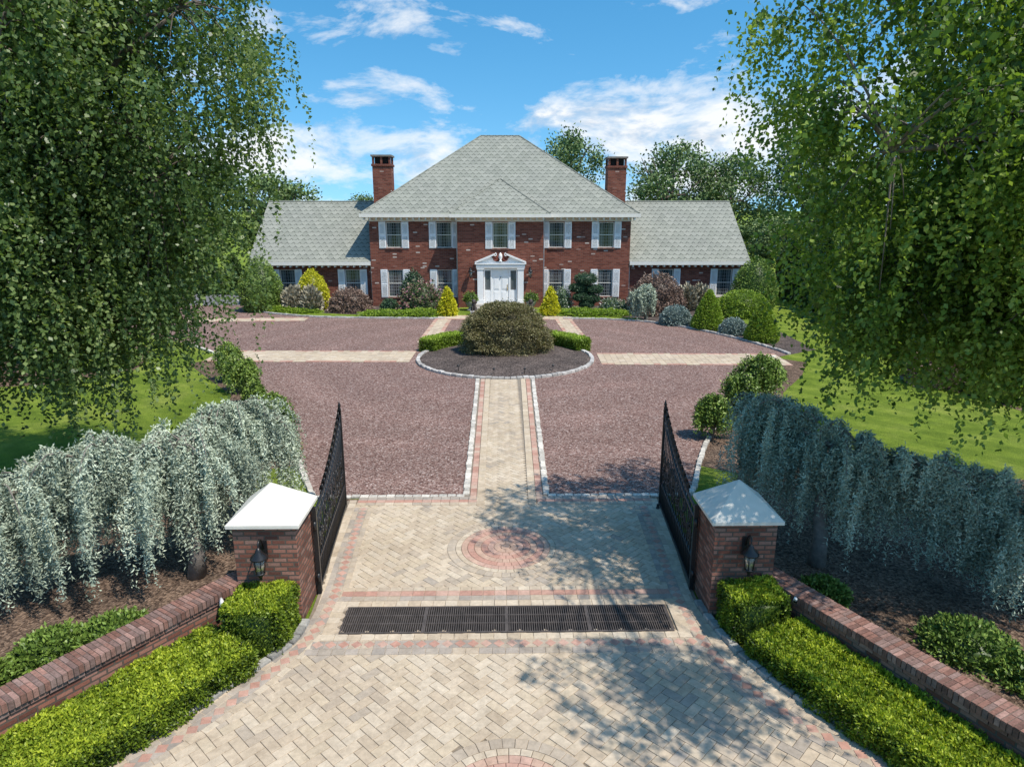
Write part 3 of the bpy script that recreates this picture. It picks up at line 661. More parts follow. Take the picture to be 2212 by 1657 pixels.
cedar((-5.55,11.1),[(-4.75,13.2,2.1),(-5.1,12.6,2.6),(-5.45,11.8,2.55),(-5.75,11.1,2.35),(-6.6,10.7,2.5),(-7.6,10.4,2.15),(-8.9,9.9,2.0),(-10.4,9.5,1.5)],3500,21,cl,wid=1.0,leaf=.066,lr=(.35,2.2),kk=58,wr=.34,hv=.22,jt=.017,per=20,bsp=.22,er=(.05,.38))
cedar((5.75,11.35),[(4.95,13.4,2.3),(5.3,12.5,2.6),(5.75,11.5,2.45),(6.6,10.9,2.15),(7.5,10.4,2.1),(8.6,9.9,1.75),(10.0,9.4,1.4)],3300,22,cl,wid=1.0,leaf=.066,lr=(.35,2.0),kk=58,wr=.34,hv=.22,jt=.017,per=20,bsp=.22,er=(.05,.38))
def dk(base,h,w,seed,lab='shaggy dark green weeping conifer beside gravel'):
    cedar(base,[(base[0]-w*.2,base[1]+.15,h*.8),(base[0],base[1],h),(base[0]+w*.2,base[1]-.15,h*.82)],int(620*w*h/2)+150,seed,lab,'weeping_conifer',L_yew,w*.36,.09,.05,22,lr=(.3,.9),wr=.45,er=(.05,.3),jt=.03)
for i,(x,y,h,w) in enumerate([(-5.95,17.0,.85,1.0),(-6.35,18.1,1.25,1.2),(-7.6,20.3,1.0,1.0),(-8.4,21.8,1.4,1.3),(-9.5,23.8,1.1,1.2),(-10.4,25.4,1.25,1.3),(5.95,18.5,1.05,1.2),(7.2,20.0,1.3,1.2),(8.2,21.2,1.6,1.5),(9.0,22.5,1.25,1.3)]):
    dk((x,y),h,w,40+i)
# ------------------------------------------------------------------ big trees
def bigtree(name,base,limbs,ell,ncl,seed,mat,label,leaf=.075,lean=(0,0),zmin=2.0,nst=12,rad=.28,spread=.35,lens=(.5,1.7),dens=24,vb=.48,bark=None,fill=14000,wr=.72):
    rs=np.random.default_rng(seed); B=np.array([base[0],base[1],0.])
    T=empty(name,(base[0],base[1],0),label=label,category='tree')
    m=MB(); top=max(e[0][2]+e[1][2]*.5 for e in ell)
    tr=[np.array([lean[0]*t+.12*math.sin(5*t),lean[1]*t+.1*math.cos(4*t)-.1,top*t]) for t in np.linspace(0,1,12)]
    m.tube([tuple(p) for p in tr],[rad*(1-.8*t)+.02 for t in np.linspace(0,1,12)],10)
    nodes=[p for p in tr[4:]]
    for k in range(limbs):
        e=ell[k%2]; a=rs.random()*6.28; c=np.array(e[0])-B; r=np.array(e[1])
        tgt=c+r*np.array([math.cos(a)*.8,math.sin(a)*.8,rs.uniform(-.2,.6)]); s0=tr[int(rs.integers(3,9))]
        pts=[]
        for t in np.linspace(0,1,9):
            p=s0+(tgt-s0)*t+np.array([0,0,1.0])*math.sin(t*math.pi)*.7+rs.normal(size=3)*.07; pts.append(p)
        m.tube([tuple(p) for p in pts],[rad*.42*(1-.85*t)+.012 for t in np.linspace(0,1,9)],7); nodes+=pts[3:]
    nodes=np.array(nodes)
    C=[]; pr=np.array([x[2] for x in ell]); pr=pr/pr.sum()
    for _ in range(ncl):
        e=ell[rs.choice(len(ell),p=pr)]
        d=unit(rs.normal(size=3)); q=rs.random()**.45; C.append(np.array(e[0])+np.array(e[1])*d*q-B)
    C=np.array(C)
    for c in C:
        dd=np.linalg.norm(nodes-c,axis=1); s=nodes[int(np.argmin(dd))]; 
        if dd.min()<.15: continue
        pts=[s+(c-s)*t+np.array([0,0,.25])*math.sin(t*math.pi)*min(1,dd.min()) for t in np.linspace(0,1,5)]
        m.tube([tuple(p) for p in pts],[.022,.018,.014,.01,.006],4)
    m.build('trunk',bark or M_bark,T)
    P=[];D=[];A=[]
    cb=rs.normal(size=len(C))*.17
    for ci,c in enumerate(C):
        o=c-np.array([lean[0]*.5,lean[1]*.5,c[2]]); o=unit(o); bl=rs.uniform(.55,1.4)
        for s in range(nst):
            st=c+rs.normal(size=3)*spread*np.array([1,1,.5]); L=rs.uniform(*lens)*bl; k=int(L*dens); t=np.linspace(0,1,k)[:,None]
            od=o*rs.uniform(0,.8)+rs.normal(size=3)*.45; od[2]=abs(od[2])*.5
            p=st+od*.55*(1-np.exp(-2.5*t))+np.array([0,0,-1.])*L*t**1.6+rs.normal(size=(k,3))*.045*(1.2-.6*t)
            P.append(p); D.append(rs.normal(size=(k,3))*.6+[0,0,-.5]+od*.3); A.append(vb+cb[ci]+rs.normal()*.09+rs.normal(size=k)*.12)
    P=np.concatenate(P);D=np.concatenate(D);A=np.concatenate(A); ok=P[:,2]>zmin; P,D,A=P[ok],D[ok],A[ok]
    sz=leaf*rs.uniform(.6,1.35,len(P))
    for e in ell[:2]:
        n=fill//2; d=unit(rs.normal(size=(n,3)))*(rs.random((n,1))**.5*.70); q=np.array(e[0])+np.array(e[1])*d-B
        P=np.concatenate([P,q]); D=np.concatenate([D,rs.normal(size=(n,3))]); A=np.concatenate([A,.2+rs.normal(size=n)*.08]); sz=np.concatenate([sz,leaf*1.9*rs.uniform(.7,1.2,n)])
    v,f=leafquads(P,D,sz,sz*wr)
    foliage('crown',[(v,f,np.repeat(A,4))],mat,T); return T
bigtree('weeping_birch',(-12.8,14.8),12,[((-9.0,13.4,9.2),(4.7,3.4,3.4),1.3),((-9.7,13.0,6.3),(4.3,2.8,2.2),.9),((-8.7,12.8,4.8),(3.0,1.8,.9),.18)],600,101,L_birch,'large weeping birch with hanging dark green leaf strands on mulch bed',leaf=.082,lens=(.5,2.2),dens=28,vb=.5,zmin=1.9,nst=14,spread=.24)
bigtree('river_birch',(10.8,11.2),12,[((8.4,10.2,8.5),(4.8,3.2,3.3),1.3),((8.9,10.0,6.0),(4.8,2.8,1.8),.95),((5.9,5.3,8.3),(1.8,1.2,1.2),.08),((8.5,10.5,4.8),(3.4,1.6,.8),.2)],640,102,L_lime,'large birch with airy lime green drooping foliage on mulch bed',leaf=.078,lens=(.4,1.6),dens=30,vb=.5,bark=M_greybark,zmin=2.8,nst=14,spread=.24)  # third clump: unseen limb added out of frame to shade the paving
# ------------------------------------------------------------------ far trees
def fartree(name,base,h,w,seed,label,mat=None,dense=1.0):
    rs=np.random.default_rng(seed); T=empty(name,(base[0],base[1],0),label=label,category='tree',group='background trees')
    m=MB(); m.tube([(0,0,0),(.1,0,h*.3),(-.1,.1,h*.6),(0,0,h*.9)],[.4,.3,.2,.05],8)
    for k in range(14):
        a=rs.random()*6.28; z=h*rs.uniform(.3,.65); e=np.array([math.cos(a)*w*.42*rs.uniform(.5,1),math.sin(a)*w*.42*rs.uniform(.5,1),h*rs.uniform(.5,.93)])
        m.tube([(0,0,z),tuple(e*.5+[0,0,z*.5+.3]),tuple(e)],[.14,.09,.03],5)
    m.build('trunk',M_bark,T)
    C=[];n=int(46*dense)
    for k in range(n):
        t=rs.random(); zz=h*(.28+.68*t); rr=w*.5*math.sqrt(max(.05,1-((t-.4)/.62)**2))*rs.uniform(.35,1)
        a=rs.random()*6.28; C.append([rr*math.cos(a),rr*math.sin(a),zz])
    C=np.array(C); per=190
    P=(C[:,None]+rs.normal(size=(n,per,3))*np.array([w*.075,w*.075,h*.045])).reshape(-1,3)
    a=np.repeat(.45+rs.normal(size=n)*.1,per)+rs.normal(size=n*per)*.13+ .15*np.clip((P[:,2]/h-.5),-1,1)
    v,f=leafquads(P,rs.normal(size=P.shape)+[0,0,.3],.30*rs.uniform(.6,1.3,len(P)),.23)
    foliage('crown',[(v,f,np.repeat(a,4))],mat or L_far,T); return T
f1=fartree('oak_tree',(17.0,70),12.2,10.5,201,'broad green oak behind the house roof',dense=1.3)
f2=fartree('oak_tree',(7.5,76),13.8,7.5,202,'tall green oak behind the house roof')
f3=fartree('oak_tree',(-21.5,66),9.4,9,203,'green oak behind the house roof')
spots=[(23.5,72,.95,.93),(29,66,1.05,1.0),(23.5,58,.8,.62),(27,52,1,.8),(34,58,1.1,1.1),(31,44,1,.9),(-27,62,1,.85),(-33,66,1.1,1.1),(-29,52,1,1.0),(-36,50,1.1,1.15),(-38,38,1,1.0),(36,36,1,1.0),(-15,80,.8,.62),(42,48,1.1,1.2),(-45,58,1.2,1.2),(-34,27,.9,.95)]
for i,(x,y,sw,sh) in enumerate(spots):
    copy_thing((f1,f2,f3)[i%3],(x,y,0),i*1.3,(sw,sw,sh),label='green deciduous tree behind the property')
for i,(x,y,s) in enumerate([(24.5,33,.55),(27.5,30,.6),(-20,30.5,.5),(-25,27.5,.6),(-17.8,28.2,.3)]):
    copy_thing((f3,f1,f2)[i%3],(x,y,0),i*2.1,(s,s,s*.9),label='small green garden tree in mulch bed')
for i,(x,y,r,h) in enumerate([(17.2,31.5,1.1,1.5),(16.3,24.6,1.1,1.4),(17.6,22.6,1.2,1.2),(-16.4,28.0,1.1,1.4),(-18.4,26.4,1.2,1.3),(-21,25.4,1.3,1.6)]):
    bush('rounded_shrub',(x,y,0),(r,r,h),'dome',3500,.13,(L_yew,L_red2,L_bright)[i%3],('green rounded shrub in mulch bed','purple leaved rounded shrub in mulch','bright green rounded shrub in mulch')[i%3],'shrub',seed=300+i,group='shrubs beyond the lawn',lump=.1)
AV=foliage('arborvitae',shell((1.1,1.1,5.2),'cone',6500,.2,.09,lump=.06,seed=77,base=.5,out=.5),L_screen,None,(21.3,50,0),label='tall narrow arborvitae in a dark green screen',category='tree',group='arborvitae screen')
for i in range(1,17): copy_thing(AV,(21.3-.18*i+.1*math.sin(i*3),50-1.7*i,0),i*1.1,(1.1,1.1,.92+.1*math.sin(i*2.3)))
for i in range(5): copy_thing(AV,(-20.5-2*i,53+.3*i,0),i*1.7,(1,1,.6))
# ------------------------------------------------------------------ house
H=empty('brick_house',(-.1,46,0),label='two storey red brick house with grey slate hip roof',category='house')
def wallopen(m,x0,x1,z0,z1,y,ops,dep=.13,mi=0):
    xs=sorted(set([x0,x1]+[o[0] for o in ops]+[o[1] for o in ops])); zs=sorted(set([z0,z1]+[o[2] for o in ops]+[o[3] for o in ops]))
    for a,b in zip(xs,xs[1:]):
        for c,d in zip(zs,zs[1:]):
            if any(o[0]<=a and b<=o[1] and o[2]<=c and d<=o[3] for o in ops): continue
            m.add([(a,y,c),(b,y,c),(b,y,d),(a,y,d)],[(0,1,2,3)],mi)
    for a,b,c,d in ops:
        Y=y+dep
        m.add([(a,y,c),(a,Y,c),(a,Y,d),(a,y,d)],[(0,1,2,3)],mi); m.add([(b,y,c),(b,y,d),(b,Y,d),(b,Y,c)],[(0,1,2,3)],mi)
        m.add([(a,y,c),(b,y,c),(b,Y,c),(a,Y,c)],[(0,1,2,3)],mi); m.add([(a,y,d),(a,Y,d),(b,Y,d),(b,y,d)],[(0,1,2,3)],mi)
WIN=[]
mainx=[-7.0,-3.72,3.72,7.0]
ww=.5
for side in(-1,1):
    m=MB(); xs=[x for x in mainx if x*side>0]; x0,x1=sorted((side*8.6,side*2.8))
    ops=[(x-ww,x+ww,z0,z1) for x in xs for z0,z1 in((.62,2.42),(3.86,5.5))]
    wallopen(m,x0,x1,0,5.72,0,ops)
    m.add([(side*8.6,0,0),(side*8.6,14.6,0),(side*8.6,14.6,5.72),(side*8.6,0,5.72)],[(0,1,2,3) if side>0 else (3,2,1,0)])
    if side>0: m.add([(-8.6,14.6,0),(8.6,14.6,0),(8.6,14.6,5.72),(-8.6,14.6,5.72)],[(3,2,1,0)])
    m.build('wall',M_brick,H)
    WIN+=[(x,0,z0,z1) for x in xs for z0,z1 in((.62,2.42),(3.86,5.5))]
m=MB(); wallopen(m,-2.8,2.8,0,5.72,-.7,[(-.52,.52,3.86,5.5),(-1.1,1.1,.3,2.62)],.16)
for s in(-1,1): m.add([(s*2.8,-.7,0),(s*2.8,0,0),(s*2.8,0,5.72),(s*2.8,-.7,5.72)],[(0,1,2,3) if s>0 else (3,2,1,0)])
m.build('wall',M_brick,H); WIN.append((0,-.7,3.86,5.5))
wingops={-1:[-14.3,-9.95],1:[11.2,15.2]}
for s in(-1,1):
    X=16.4; m=MB(); x0,x1=sorted((s*8.605,s*X)); ops=[(x-ww,x+ww,.6,2.4) for x in wingops[s]]
    wallopen(m,x0,x1,0,2.75,.45,ops); WIN+=[(x,.45,.6,2.4) for x in wingops[s]]
    pts=[(s*X,.45,0),(s*X,10.2,0),(s*X,10.2,2.75),(s*X,5.3,6.6),(s*X,.45,2.75)]; m.add(pts,[tuple(range(5)) if s>0 else tuple(range(5))[::-1]])
    m.add([(x0,10.2,0),(x1,10.2,0),(x1,10.2,2.75),(x0,10.2,2.75)],[(3,2,1,0)]); m.build('wall',M_brick,H)
def shutter_mesh(h):
    m=MB(); w=.46; m.box((0,0,h/2),(w,.03,h))
    for a,b in((.06,h*.48),(h*.54,h-.06)):
        m.b2(-w/2+.06,-.028,a,w/2-.06,-.0151,a+.03); m.b2(-w/2+.06,-.028,b-.03,w/2-.06,-.0151,b)
        m.b2(-w/2+.05,-.03,a,-w/2+.08,-.0151,b); m.b2(w/2-.08,-.03,a,w/2-.05,-.0151,b)
        n=int((b-a-.08)/.06)
        for k in range(n):
            z=a+.05+k*.06; m.add([(-w/2+.08,-.0155,z+.035),(w/2-.08,-.0155,z+.035),(w/2-.08,-.030,z),(-w/2+.08,-.030,z)],[(0,1,2,3),(3,2,1,0)])
    return m
for (x,y,z0,z1) in WIN:
    h=z1-z0; Wn=bpy.data.objects.new('window',None); link(Wn,H,(x,y,z0)); Wn.empty_display_size=.2
    m=MB(); d=.045; yf=.05
    for a in((-ww,0,-ww+d,h),(ww-d,0,ww,h),(-ww+d,0,ww-d,d),(-ww+d,h-d,ww-d,h),(-ww+d,h/2-.02,ww-d,h/2+.02)): m.b2(a[0],yf,a[1],a[2],yf+.06,a[3],0)
    for k in range(1,6): xx=-ww+d+k*(2*ww-2*d)/6; m.b2(xx-.007,yf+.02,d,xx+.007,yf+.04,h-d,1)
    for k in(1,2,3,5,6,7): zz=h*k/8; m.b2(-ww+d,yf+.021,zz-.007,ww-d,yf+.039,zz+.007,1)
    m.build('frame',[M_cream,M_grid],Wn)
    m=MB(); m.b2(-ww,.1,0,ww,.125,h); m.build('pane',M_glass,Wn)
    m=MB(); m.b2(-ww-.06,-.07,-.09,ww+.06,.05,-.005); m.build('sill',M_pbrick if y!=.45 else M_cream,Wn)
    for s in(-1,1): 
        sm=shutter_mesh(h+.06); sm.build('shutter',M_white,Wn,(s*(ww+.245),-.03,-.03))
D=bpy.data.objects.new('entrance',None); link(D,H,(0,-.7,0))
m=MB()
for s in(-1,1): m.b2(s*1.32-.2,-.16,.3,s*1.32+.2,.02,2.62); m.b2(s*1.32-.24,-.2,.3,s*1.32+.24,.0,.5); m.b2(s*1.32-.24,-.2,2.5,s*1.32+.24,.0,2.6205)
m.b2(-1.6,-.22,2.622,1.6,.0,2.84); m.b2(-1.68,-.28,2.842,1.68,.0,2.92)
for s in(-1,1):
    m.obox((s*1.66,-.14,2.96),(s*.40,-.14,3.48),.26,.1); m.tube([(q[0]+s*.36,-.2,q[2]) for q in spiral((0,3.46),.12,1.2,math.pi/2,s)],.03,6)
m.add([(-1.55,-.06,2.92),(1.55,-.06,2.92),(.62,-.06,3.34),(.3,-.06,3.0),(-.3,-.06,3.0),(-.62,-.06,3.34)],[(0,3,4),(0,1,3)] and [(0,1,3,4),(1,2,3),(0,4,5)])
m.lathe([(.10,0),(.10,.08),(.05,.12),(.13,.3),(.11,.46),(.01,.6)],(0,-.16,3.0),12)
m.build('surround',M_white,D)
m=MB()
for s in(-1,1): m.tube([(q[0]+s*.34,-.12,q[2]) for q in spiral((0,3.22),.19,1.3,math.pi/2,s)],.055,6)
m.build('scroll_ornament',M_doorred,D)
m=MB()
for a,b in((-1.1,-1.02),(-.66,-.55),(.55,.66),(1.02,1.1)): m.b2(a,.0,.3,b,.1,2.62)
for s in(-1,1): 
    x0,x1=sorted((s*.66,s*1.02)); m.b2(x0,.02,.3,x1,.09,1.15); m.b2(x0,.02,2.42,x1,.09,2.62)
    m.b2(x0+.03,.005,.4,x1-.03,.019,1.05)
m.b2(-.55,.0,2.5,.55,.1,2.62); m.build('door_frame',M_white,D)
for s in(-1,1): m=MB(); x0,x1=sorted((s*.66,s*1.02)); m.b2(x0,.06,1.151,x1,.08,2.419); m.build('sidelight',M_glass,D)
m=MB(); m.b2(-.545,.04,.3,.545,.09,2.495)
for cx in(-.26,.26):
    for z0,z1 in((.45,1.05),(1.2,1.9),(2.0,2.38)): m.b2(cx-.18,.022,z0,cx+.18,.0395,z1); m.b2(cx-.13,.012,z0+.05,cx+.13,.0215,z1-.05)
dd=m.build('door',M_white,D)
m=MB(); m.lathe([(.03,-.03),(.04,0),(.03,.03)],(.44,.0,1.3),10); m.b2(.41,.02,1.1,.47,.035,1.5); m.build('handle',simple('brass',(.5,.36,.12),.3,.1,5,0,metal=.9),dd)
m=MB(); m.lathe([(.02,0),(.05,.03),(.02,.06)],(0,.0,1.95),10);m.build('knocker',M_black,dd)
m=MB(); m.b2(-1.9,-1.3,0,1.9,-.0,.15); m.b2(-1.6,-.9,.151,1.6,0,.3); m.build('step',M_conc,D)
m=MB(); e=9.05; z=6.06
V=[(-e,-.5,z),(e,-.5,z),(e,15.1,z),(-e,15.1,z),(-1.42,7.3,11.55),(1.42,7.3,11.55)]
m.add(V,[(0,1,5,4),(1,2,5),(2,3,4,5),(3,0,4)])
m.add([(-e,-.5,z-.002),(e,-.5,z-.002),(e,15.1,z-.002),(-e,15.1,z-.002)],[(3,2,1,0)])
Rf=m.build('roof',M_roof,H)
m=MB(); b=3.2
m.add([(-b,-1.2,z+.01),(b,-1.2,z+.01),(0,2.0,8.32)],[(0,1,2)]); m.add([(b,-1.2,z+.01),(b,-.49,z+.01),(0,2.72,8.32),(0,2,8.32)],[(0,1,2,3)]); m.add([(-b,-.49,z+.01),(-b,-1.2,z+.01),(0,2,8.32),(0,2.72,8.32)],[(0,1,2,3)])
m.build('roof',M_roof,H)
m=MB()
for p,q in(((-e,-.5,z),(-1.42,7.3,11.55)),((e,-.5,z),(1.42,7.3,11.55)),((-1.42,7.3,11.55),(1.42,7.3,11.55)),((-b,-1.2,z+.01),(0,2,8.32)),((b,-1.2,z+.01),(0,2,8.32)),((0,2,8.32),(0,2.72,8.32))):
    m.tube([p,q],.055,6,sm=False)
m.build('ridge_cap',M_roof,Rf)
for s in(-1,1):
    m=MB(); x0,x1=sorted((s*8.62,s*16.72)); 
    m.add([(x0,0,2.95),(x1,0,2.95),(x1,5.3,6.85),(x0,5.3,6.85)],[(0,1,2,3)]); m.add([(x0,5.3,6.85),(x1,5.3,6.85),(x1,10.6,2.95),(x0,10.6,2.95)],[(0,1,2,3)])
    m.add([(x0,0,2.90),(x1,0,2.90),(x1,5.3,6.80),(x0,5.3,6.80)],[(3,2,1,0)])
    m.tube([(x0,5.3,6.86),(x1,5.3,6.86)],.06,6,sm=False); m.build('roof',M_roof,H)
    m=MB(); m.b2(x0,-.06,2.72,x1,.0-.002,2.94); m.b2(x0,0,2.70,x1,.5,2.745)
    k=x0+.2
    while k<x1-.1: m.b2(k,.02,2.58,k+.1,.42,2.699); k+=.42
    xe=s*16.70; m.obox((xe,.02,2.82),(xe,5.3,6.70),.03,.16); m.obox((xe,10.6,2.82),(xe,5.3,6.70),.03,.16)
    m.build('cornice',M_cream,H)
m=MB()
def fas(x0,y0,x1,y1): m.b2(x0,y0,5.82,x1,y1,6.05)
fas(-e,-.56,-b,-.5); fas(b,-.56,e,-.5); fas(-b,-1.26,b,-1.2); fas(-b-.06,-1.26,-b,-.5); fas(b,-1.26,b+.06,-.5); fas(-e-.06,-.56,-e,15.1); fas(e,-.56,e+.06,15.1)
m.b2(-e,-.5,5.8,e,.0,5.83); m.b2(-b,-1.2,5.8,b,-.7,5.83); m.b2(-e,0,5.8,-8.6,15,5.83); m.b2(8.6,0,5.8,e,15,5.83)
m.b2(-8.62,-.03,5.55,-2.83,.0-.001,5.8); m.b2(2.83,-.03,5.55,8.62,-.001,5.8); m.b2(-2.83,-.73,5.55,2.83,-.701,5.8)
x=-8.9
while x<8.9:
    if abs(x)>3.25: m.b2(x,-.44,5.66,x+.1,-.05,5.799)
    elif abs(x)<3.0: m.b2(x,-1.14,5.66,x+.1,-.75,5.799)
    x+=.4
m.build('cornice',M_cream,H)
for x,y in((-2.86,-.06),(2.86,-.06),(-8.66,.38),(8.68,.38)):
    m=MB(); m.tube([(x,y-.35,5.85 if abs(x)<5 else 2.8),(x,y,5.5 if abs(x)<5 else 2.55),(x,y,.1)],.045,6)
    m.build('downspout',M_white,H)
def chim(x,y,w,zt,zb):
    C=bpy.data.objects.new('chimney',None); link(C,H,(x,y,0)); m=MB()
    m.b2(-w/2,-w/2,zb,w/2,w/2,zt-.75); m.b2(-w/2-.06,-w/2-.06,zt-.75,w/2+.06,w/2+.06,zt-.6)
    for i in(-1,1):
        for j in(-1,1): m.b2(i*w*.5-.14 if i>0 else -w*.5,j*w*.5-.14 if j>0 else -w*.5,zt-.6,(w*.5) if i>0 else -w*.5+.14,(w*.5) if j>0 else -w*.5+.14,zt-.12)
    for i in(-1,1): m.b2(-.07,i*w/2-(.14 if i>0 else 0),zt-.6,.07,i*w/2+(0 if i>0 else .14),zt-.12)
    m.build('stack',M_brick,C); m=MB(); m.b2(-w/2-.08,-w/2-.08,zt-.12,w/2+.08,w/2+.08,zt); m.build('cap',M_greybark,C)
    m=MB(); m.b2(-w/2+.16,-w/2+.16,zt-.6,w/2-.16,w/2-.16,zt-.13); m.build('flue',M_pit,C)
chim(-8.2,4.2,1.28,9.95,2.9); chim(8.15,4.2,1.28,9.85,2.9); chim(-9.3,9.5,.9,7.6,3)
for x in(-1.95,1.95):
    q=copy_thing(L1,(x-.1,45.3,2.3)); q.scale=(1.25,)*3; q["label"]='black lantern beside white front door'
# ------------------------------------------------------------------ shrubs near the house
B=bush; gr='garden shrubs'
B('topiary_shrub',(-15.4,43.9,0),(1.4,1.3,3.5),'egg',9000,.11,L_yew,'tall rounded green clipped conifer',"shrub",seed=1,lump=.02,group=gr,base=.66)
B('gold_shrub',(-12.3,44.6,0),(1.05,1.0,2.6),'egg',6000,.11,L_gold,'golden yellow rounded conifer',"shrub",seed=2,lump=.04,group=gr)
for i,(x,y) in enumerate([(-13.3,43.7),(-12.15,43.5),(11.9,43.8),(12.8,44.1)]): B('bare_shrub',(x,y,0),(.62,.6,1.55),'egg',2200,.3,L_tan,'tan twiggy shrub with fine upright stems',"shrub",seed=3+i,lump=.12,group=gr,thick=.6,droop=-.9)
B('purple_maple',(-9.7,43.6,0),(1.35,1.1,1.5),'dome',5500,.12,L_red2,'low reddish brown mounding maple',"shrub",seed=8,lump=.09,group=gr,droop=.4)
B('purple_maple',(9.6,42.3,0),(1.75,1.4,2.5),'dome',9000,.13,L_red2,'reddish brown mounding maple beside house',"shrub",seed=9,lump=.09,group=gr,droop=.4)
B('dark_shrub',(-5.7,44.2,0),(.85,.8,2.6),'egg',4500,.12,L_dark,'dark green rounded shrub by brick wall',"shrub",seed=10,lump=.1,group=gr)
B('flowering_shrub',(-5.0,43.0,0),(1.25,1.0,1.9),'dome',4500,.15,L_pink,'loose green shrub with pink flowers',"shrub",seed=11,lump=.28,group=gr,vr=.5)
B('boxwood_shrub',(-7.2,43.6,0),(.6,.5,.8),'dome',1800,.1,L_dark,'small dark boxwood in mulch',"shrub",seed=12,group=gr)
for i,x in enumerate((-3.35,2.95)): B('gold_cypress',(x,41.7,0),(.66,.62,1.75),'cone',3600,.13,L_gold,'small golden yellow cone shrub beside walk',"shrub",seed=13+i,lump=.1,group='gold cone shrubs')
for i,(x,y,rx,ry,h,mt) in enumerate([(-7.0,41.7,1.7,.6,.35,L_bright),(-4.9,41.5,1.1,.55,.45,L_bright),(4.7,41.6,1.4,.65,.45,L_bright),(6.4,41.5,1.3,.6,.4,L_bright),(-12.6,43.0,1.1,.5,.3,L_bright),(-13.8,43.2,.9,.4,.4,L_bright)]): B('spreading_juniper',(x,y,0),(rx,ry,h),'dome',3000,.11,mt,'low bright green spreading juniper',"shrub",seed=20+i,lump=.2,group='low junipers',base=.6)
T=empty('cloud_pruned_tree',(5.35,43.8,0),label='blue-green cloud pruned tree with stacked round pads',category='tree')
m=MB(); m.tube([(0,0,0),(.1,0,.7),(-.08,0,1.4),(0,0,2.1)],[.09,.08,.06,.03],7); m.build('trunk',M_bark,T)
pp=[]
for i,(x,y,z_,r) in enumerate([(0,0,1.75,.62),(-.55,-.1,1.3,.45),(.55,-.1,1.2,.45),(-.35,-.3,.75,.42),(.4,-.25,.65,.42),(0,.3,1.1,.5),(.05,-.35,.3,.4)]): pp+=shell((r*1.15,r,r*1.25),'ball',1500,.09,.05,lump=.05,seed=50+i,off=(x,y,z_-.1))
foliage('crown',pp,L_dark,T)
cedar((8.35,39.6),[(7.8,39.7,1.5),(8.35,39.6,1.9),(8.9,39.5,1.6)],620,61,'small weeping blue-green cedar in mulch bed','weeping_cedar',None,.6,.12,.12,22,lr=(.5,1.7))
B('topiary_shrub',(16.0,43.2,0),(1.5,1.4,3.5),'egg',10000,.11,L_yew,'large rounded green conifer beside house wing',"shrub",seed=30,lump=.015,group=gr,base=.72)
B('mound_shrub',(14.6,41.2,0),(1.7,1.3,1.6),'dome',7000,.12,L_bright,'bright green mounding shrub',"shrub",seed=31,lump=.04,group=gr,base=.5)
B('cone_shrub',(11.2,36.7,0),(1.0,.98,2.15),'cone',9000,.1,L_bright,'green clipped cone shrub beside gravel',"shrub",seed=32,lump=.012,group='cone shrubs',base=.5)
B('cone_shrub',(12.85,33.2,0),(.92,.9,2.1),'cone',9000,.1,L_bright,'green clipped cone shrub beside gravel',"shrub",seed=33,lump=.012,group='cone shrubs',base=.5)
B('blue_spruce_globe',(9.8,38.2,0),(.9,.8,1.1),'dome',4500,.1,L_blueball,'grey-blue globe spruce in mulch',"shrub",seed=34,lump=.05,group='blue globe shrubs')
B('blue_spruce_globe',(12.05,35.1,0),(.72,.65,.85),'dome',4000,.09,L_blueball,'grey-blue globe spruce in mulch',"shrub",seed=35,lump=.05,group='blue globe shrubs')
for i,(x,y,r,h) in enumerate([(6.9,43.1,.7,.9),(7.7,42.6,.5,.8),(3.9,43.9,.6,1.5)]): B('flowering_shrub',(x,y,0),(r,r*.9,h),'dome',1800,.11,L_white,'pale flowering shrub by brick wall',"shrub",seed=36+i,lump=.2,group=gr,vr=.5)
T=empty('japanese_maple',(.1,30.0,.2),label='wide mounding japanese maple, bronze green, on planting island',category='tree')
m=MB()
for k in range(9):
    a=k*.7; m.tube([(0,0,0),(.3*math.cos(a),.3*math.sin(a),.7),(1.0*math.cos(a),.9*math.sin(a),1.35+.2*math.sin(k)),(1.6*math.cos(a),1.4*math.sin(a),1.1)],[.1,.07,.04,.015],6)
m.build('trunk',M_bark,T)
pp=shell((1.95,1.6,2.25),'dome',16000,.075,.045,lump=.06,seed=70,droop=.3,thick=.15,base=.56,vr=.25)
for k in range(60):
    a=rng.random()*6.28; t=rng.random(); rr=math.sqrt(1-t*t)*.9; pp+=[shell((.42+.18*rng.random(),.42,.30),'dome',700,.075,.045,lump=.12,seed=100+k,off=(1.9*rr*math.cos(a),1.6*rr*math.sin(a),.05+2.0*t*.95),droop=.4,thick=.35,base=.6+.12*rng.normal(),vr=.25)[0]]
foliage('crown',pp,L_red,T)
for k,(a) in enumerate((262,283,235,305)):
    m=MB(); m.tube([(0,0,0),(0,0,.22)],.012,6); m.lathe([(.05,.2),(.055,.22),(.02,.28)],(0,0,0),10); m.build('path_light',M_black,None,(IC[0]+3.3*math.cos(R(a)),IC[1]+3.3*math.sin(R(a)),.08),label='small black garden path light in mulch',category='garden light',group='garden path lights')
def urn(x):
    U=empty('planter_urn',(x,43.9,0),label='grey stone urn planter with leafy plant',category='planter',group='urns beside the door')
    m=MB(); m.lathe([(.26,0),(.26,.08),(.12,.12),(.12,.2),(.24,.3),(.33,.5),(.36,.62),(.31,.62)],(0,0,0),14); m.build('urn',M_urn,U)
    foliage('plant',shell((.4,.4,.55),'dome',700,.13,.06,lump=.25,seed=int(x*10+500),off=(0,0,.6)),L_yew,U)
urn(-2.05); urn(1.85)
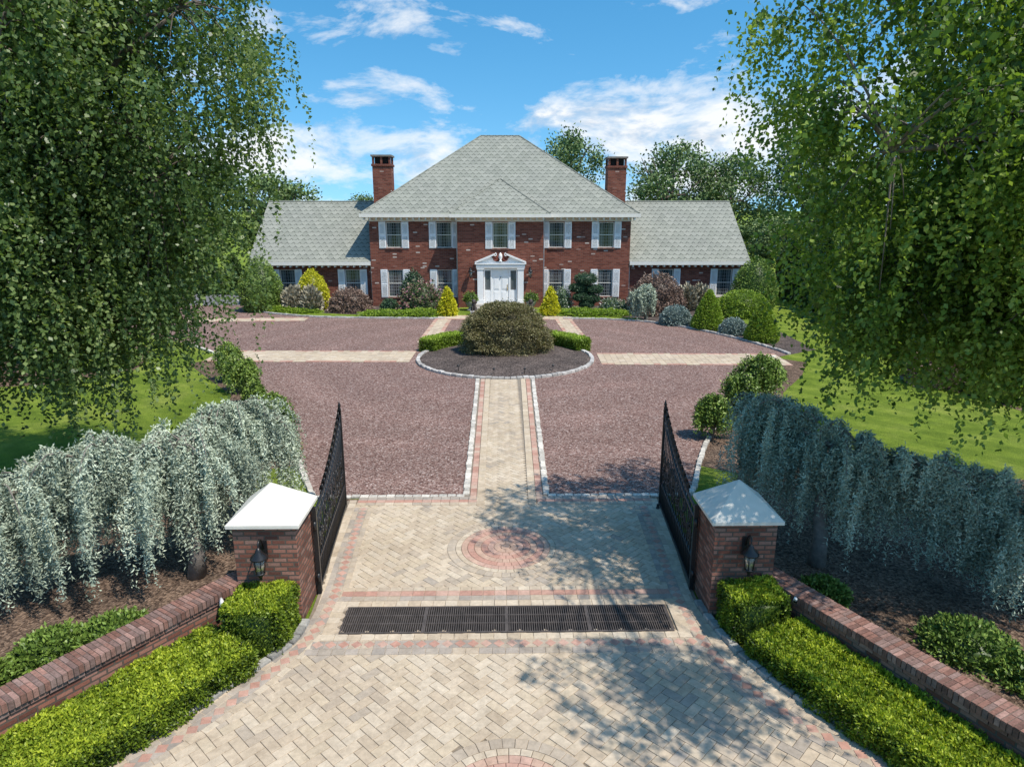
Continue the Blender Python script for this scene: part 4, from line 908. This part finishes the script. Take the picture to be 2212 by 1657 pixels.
def lion(x):
    U=empty('lion_statue',(x,42.0,0),label='small dark seated lion statue on pale plinth',category='statue',group='lion statues')
    m=MB(); m.b2(-.2,-.28,0,.2,.28,.22); m.b2(-.23,-.31,.22,.23,.31,.27); m.build('plinth',M_conc,U)
    m=MB(); m.tube([(0,.2,.32),(0,.12,.45),(0,-.02,.62),(0,-.1,.78)],[.13,.15,.13,.1],10); m.lathe([(.02,-.12),(.12,-.06),(.14,.02),(.08,.12),(.01,.14)],(0,-.14,.86),10)
    m.tube([(0,-.2,.84),(0,-.3,.82)],[.07,.045],8)
    for s in(-1,1): m.tube([(s*.08,-.12,.68),(s*.08,-.16,.4),(s*.08,-.18,.28),(s*.08,-.26,.28)],[.05,.035,.035,.03],7); m.tube([(s*.12,.12,.4),(s*.14,.0,.3),(s*.13,-.1,.29)],[.09,.06,.04],7)
    m.tube([(0,.22,.32),(.1,.3,.32),(.16,.25,.4)],.02,5); m.build('body',simple('bronze%d'%int(x+5),(.06,.05,.045),.6,.3,9,.2),U)
lion(-1.75); lion(1.75)
m=MB()
for k in range(22): m.b2(-1.05+k*.096,-.015,.05,-.97+k*.096,.015,1.1)
m.b2(-1.08,.016,.2,1.08,.05,.28); m.b2(-1.08,.016,.85,1.08,.05,.93)
for x in(-1.12,0,1.06): m.b2(x,.051,0,x+.09,.14,1.2)
m.build('white_fence',M_white,None,(12.6,45.0,0),label='short white picket fence screen by house wing',category='fence')
# ------------------------------------------------------------------ camera, light, sky
cd=bpy.data.cameras.new('camera'); cam=bpy.data.objects.new('camera',cd); COL.objects.link(cam); S.camera=cam
cam.location=(-.07,0,6.4); cam.rotation_euler=(R(90-14.4),0,-.016); cd.lens=24; cd.sensor_width=36; cd.clip_end=4000; cd.clip_start=.1
sv=Vector((.45,-.35,1)).normalized()
sd=bpy.data.lights.new('sun','SUN'); sd.energy=5.0; sd.angle=R(.5); sd.color=(1,.94,.85); so=bpy.data.objects.new('sun',sd); COL.objects.link(so); so.rotation_euler=sv.to_track_quat('Z','Y').to_euler()
w=bpy.data.worlds.new('World'); S.world=w; w.use_nodes=True; nt=w.node_tree; bg=nt.nodes['Background']
tc=coord(nt,'Generated')
mp=N(nt,'ShaderNodeVectorMath',operation='ADD'); nt.links.new(tc,mp.inputs[0]); mp.inputs[1].default_value=(0,0,.15)
nm=N(nt,'ShaderNodeVectorMath',operation='NORMALIZE'); nt.links.new(mp.outputs[0],nm.inputs[0])
sky=N(nt,'ShaderNodeTexSky',sky_type='NISHITA'); sky.sun_disc=False; sky.sun_elevation=math.asin(sv.z); sky.sun_rotation=math.atan2(sv.x,sv.y); sky.dust_density=.4; sky.ozone_density=1.2
nt.links.new(nm.outputs[0],sky.inputs[0])
hs=N(nt,'ShaderNodeHueSaturation'); hs.inputs['Saturation'].default_value=1.38; hs.inputs['Value'].default_value=1.32; hs.inputs['Hue'].default_value=.487; nt.links.new(sky.outputs[0],hs.inputs['Color'])
sx=N(nt,'ShaderNodeSeparateXYZ'); nt.links.new(tc,sx.inputs[0]); X,Y,Z=sx.outputs
def cloudn(dz,dx=0):
    cb=N(nt,'ShaderNodeCombineXYZ'); nt.links.new(mth(nt,'ADD',mth(nt,'MULTIPLY',X,6.5),dx),cb.inputs[0]); nt.links.new(mth(nt,'MULTIPLY',Y,6.5),cb.inputs[1]); nt.links.new(mth(nt,'ADD',mth(nt,'MULTIPLY',Z,15),dz),cb.inputs[2])
    return noise(nt,cb.outputs[0],1.15,10,.62,.3)
def gauss(x0,z0,wx,wz,amp):
    a=mth(nt,'POWER',mth(nt,'DIVIDE',mth(nt,'SUBTRACT',X,x0),wx),2); b_=mth(nt,'POWER',mth(nt,'DIVIDE',mth(nt,'SUBTRACT',Z,z0),wz),2)
    return mth(nt,'MULTIPLY',mth(nt,'EXPONENT',mth(nt,'MULTIPLY',mth(nt,'ADD',a,b_),-1)),amp)
n0=cloudn(3.1); n1=cloudn(3.1+.35,.2)
gm_=gauss(.22,.09,.17,.05,.19)
for a in ((.34,.13,.10,.05,.14),(.08,.12,.10,.025,.12),(-.30,.09,.09,.04,.21),(-.12,.08,.08,.035,.15),(.0,.02,2,.05,.12),(.28,.27,.12,.025,.18),(-.12,.265,.06,.012,.10),(-.05,.20,.03,.02,.06),(-.12,.14,.08,.02,.08)): gm_=mth(nt,'ADD',gm_,gauss(*a))
den=mth(nt,'ADD',n0,gm_); cf=ramp(nt,den,[(.56,(0,0,0)),(.65,(.5,.5,.5)),(.78,(1,1,1))]); 
lit=mth(nt,'SUBTRACT',n0,n1); cc=ramp(nt,mth(nt,'ADD',mth(nt,'MULTIPLY',lit,3),.5),[(.2,(4.5,5.0,5.7)),(.6,(6.8,6.9,7.0))])
out=mix(nt,mth(nt,'MULTIPLY',cf,.95),hs.outputs[0],cc)
nt.links.new(out,bg.inputs[0]); bg.inputs[1].default_value=.15
S.view_settings.view_transform='Standard'; S.view_settings.look='None'; S.view_settings.exposure=0; S.view_settings.gamma=1
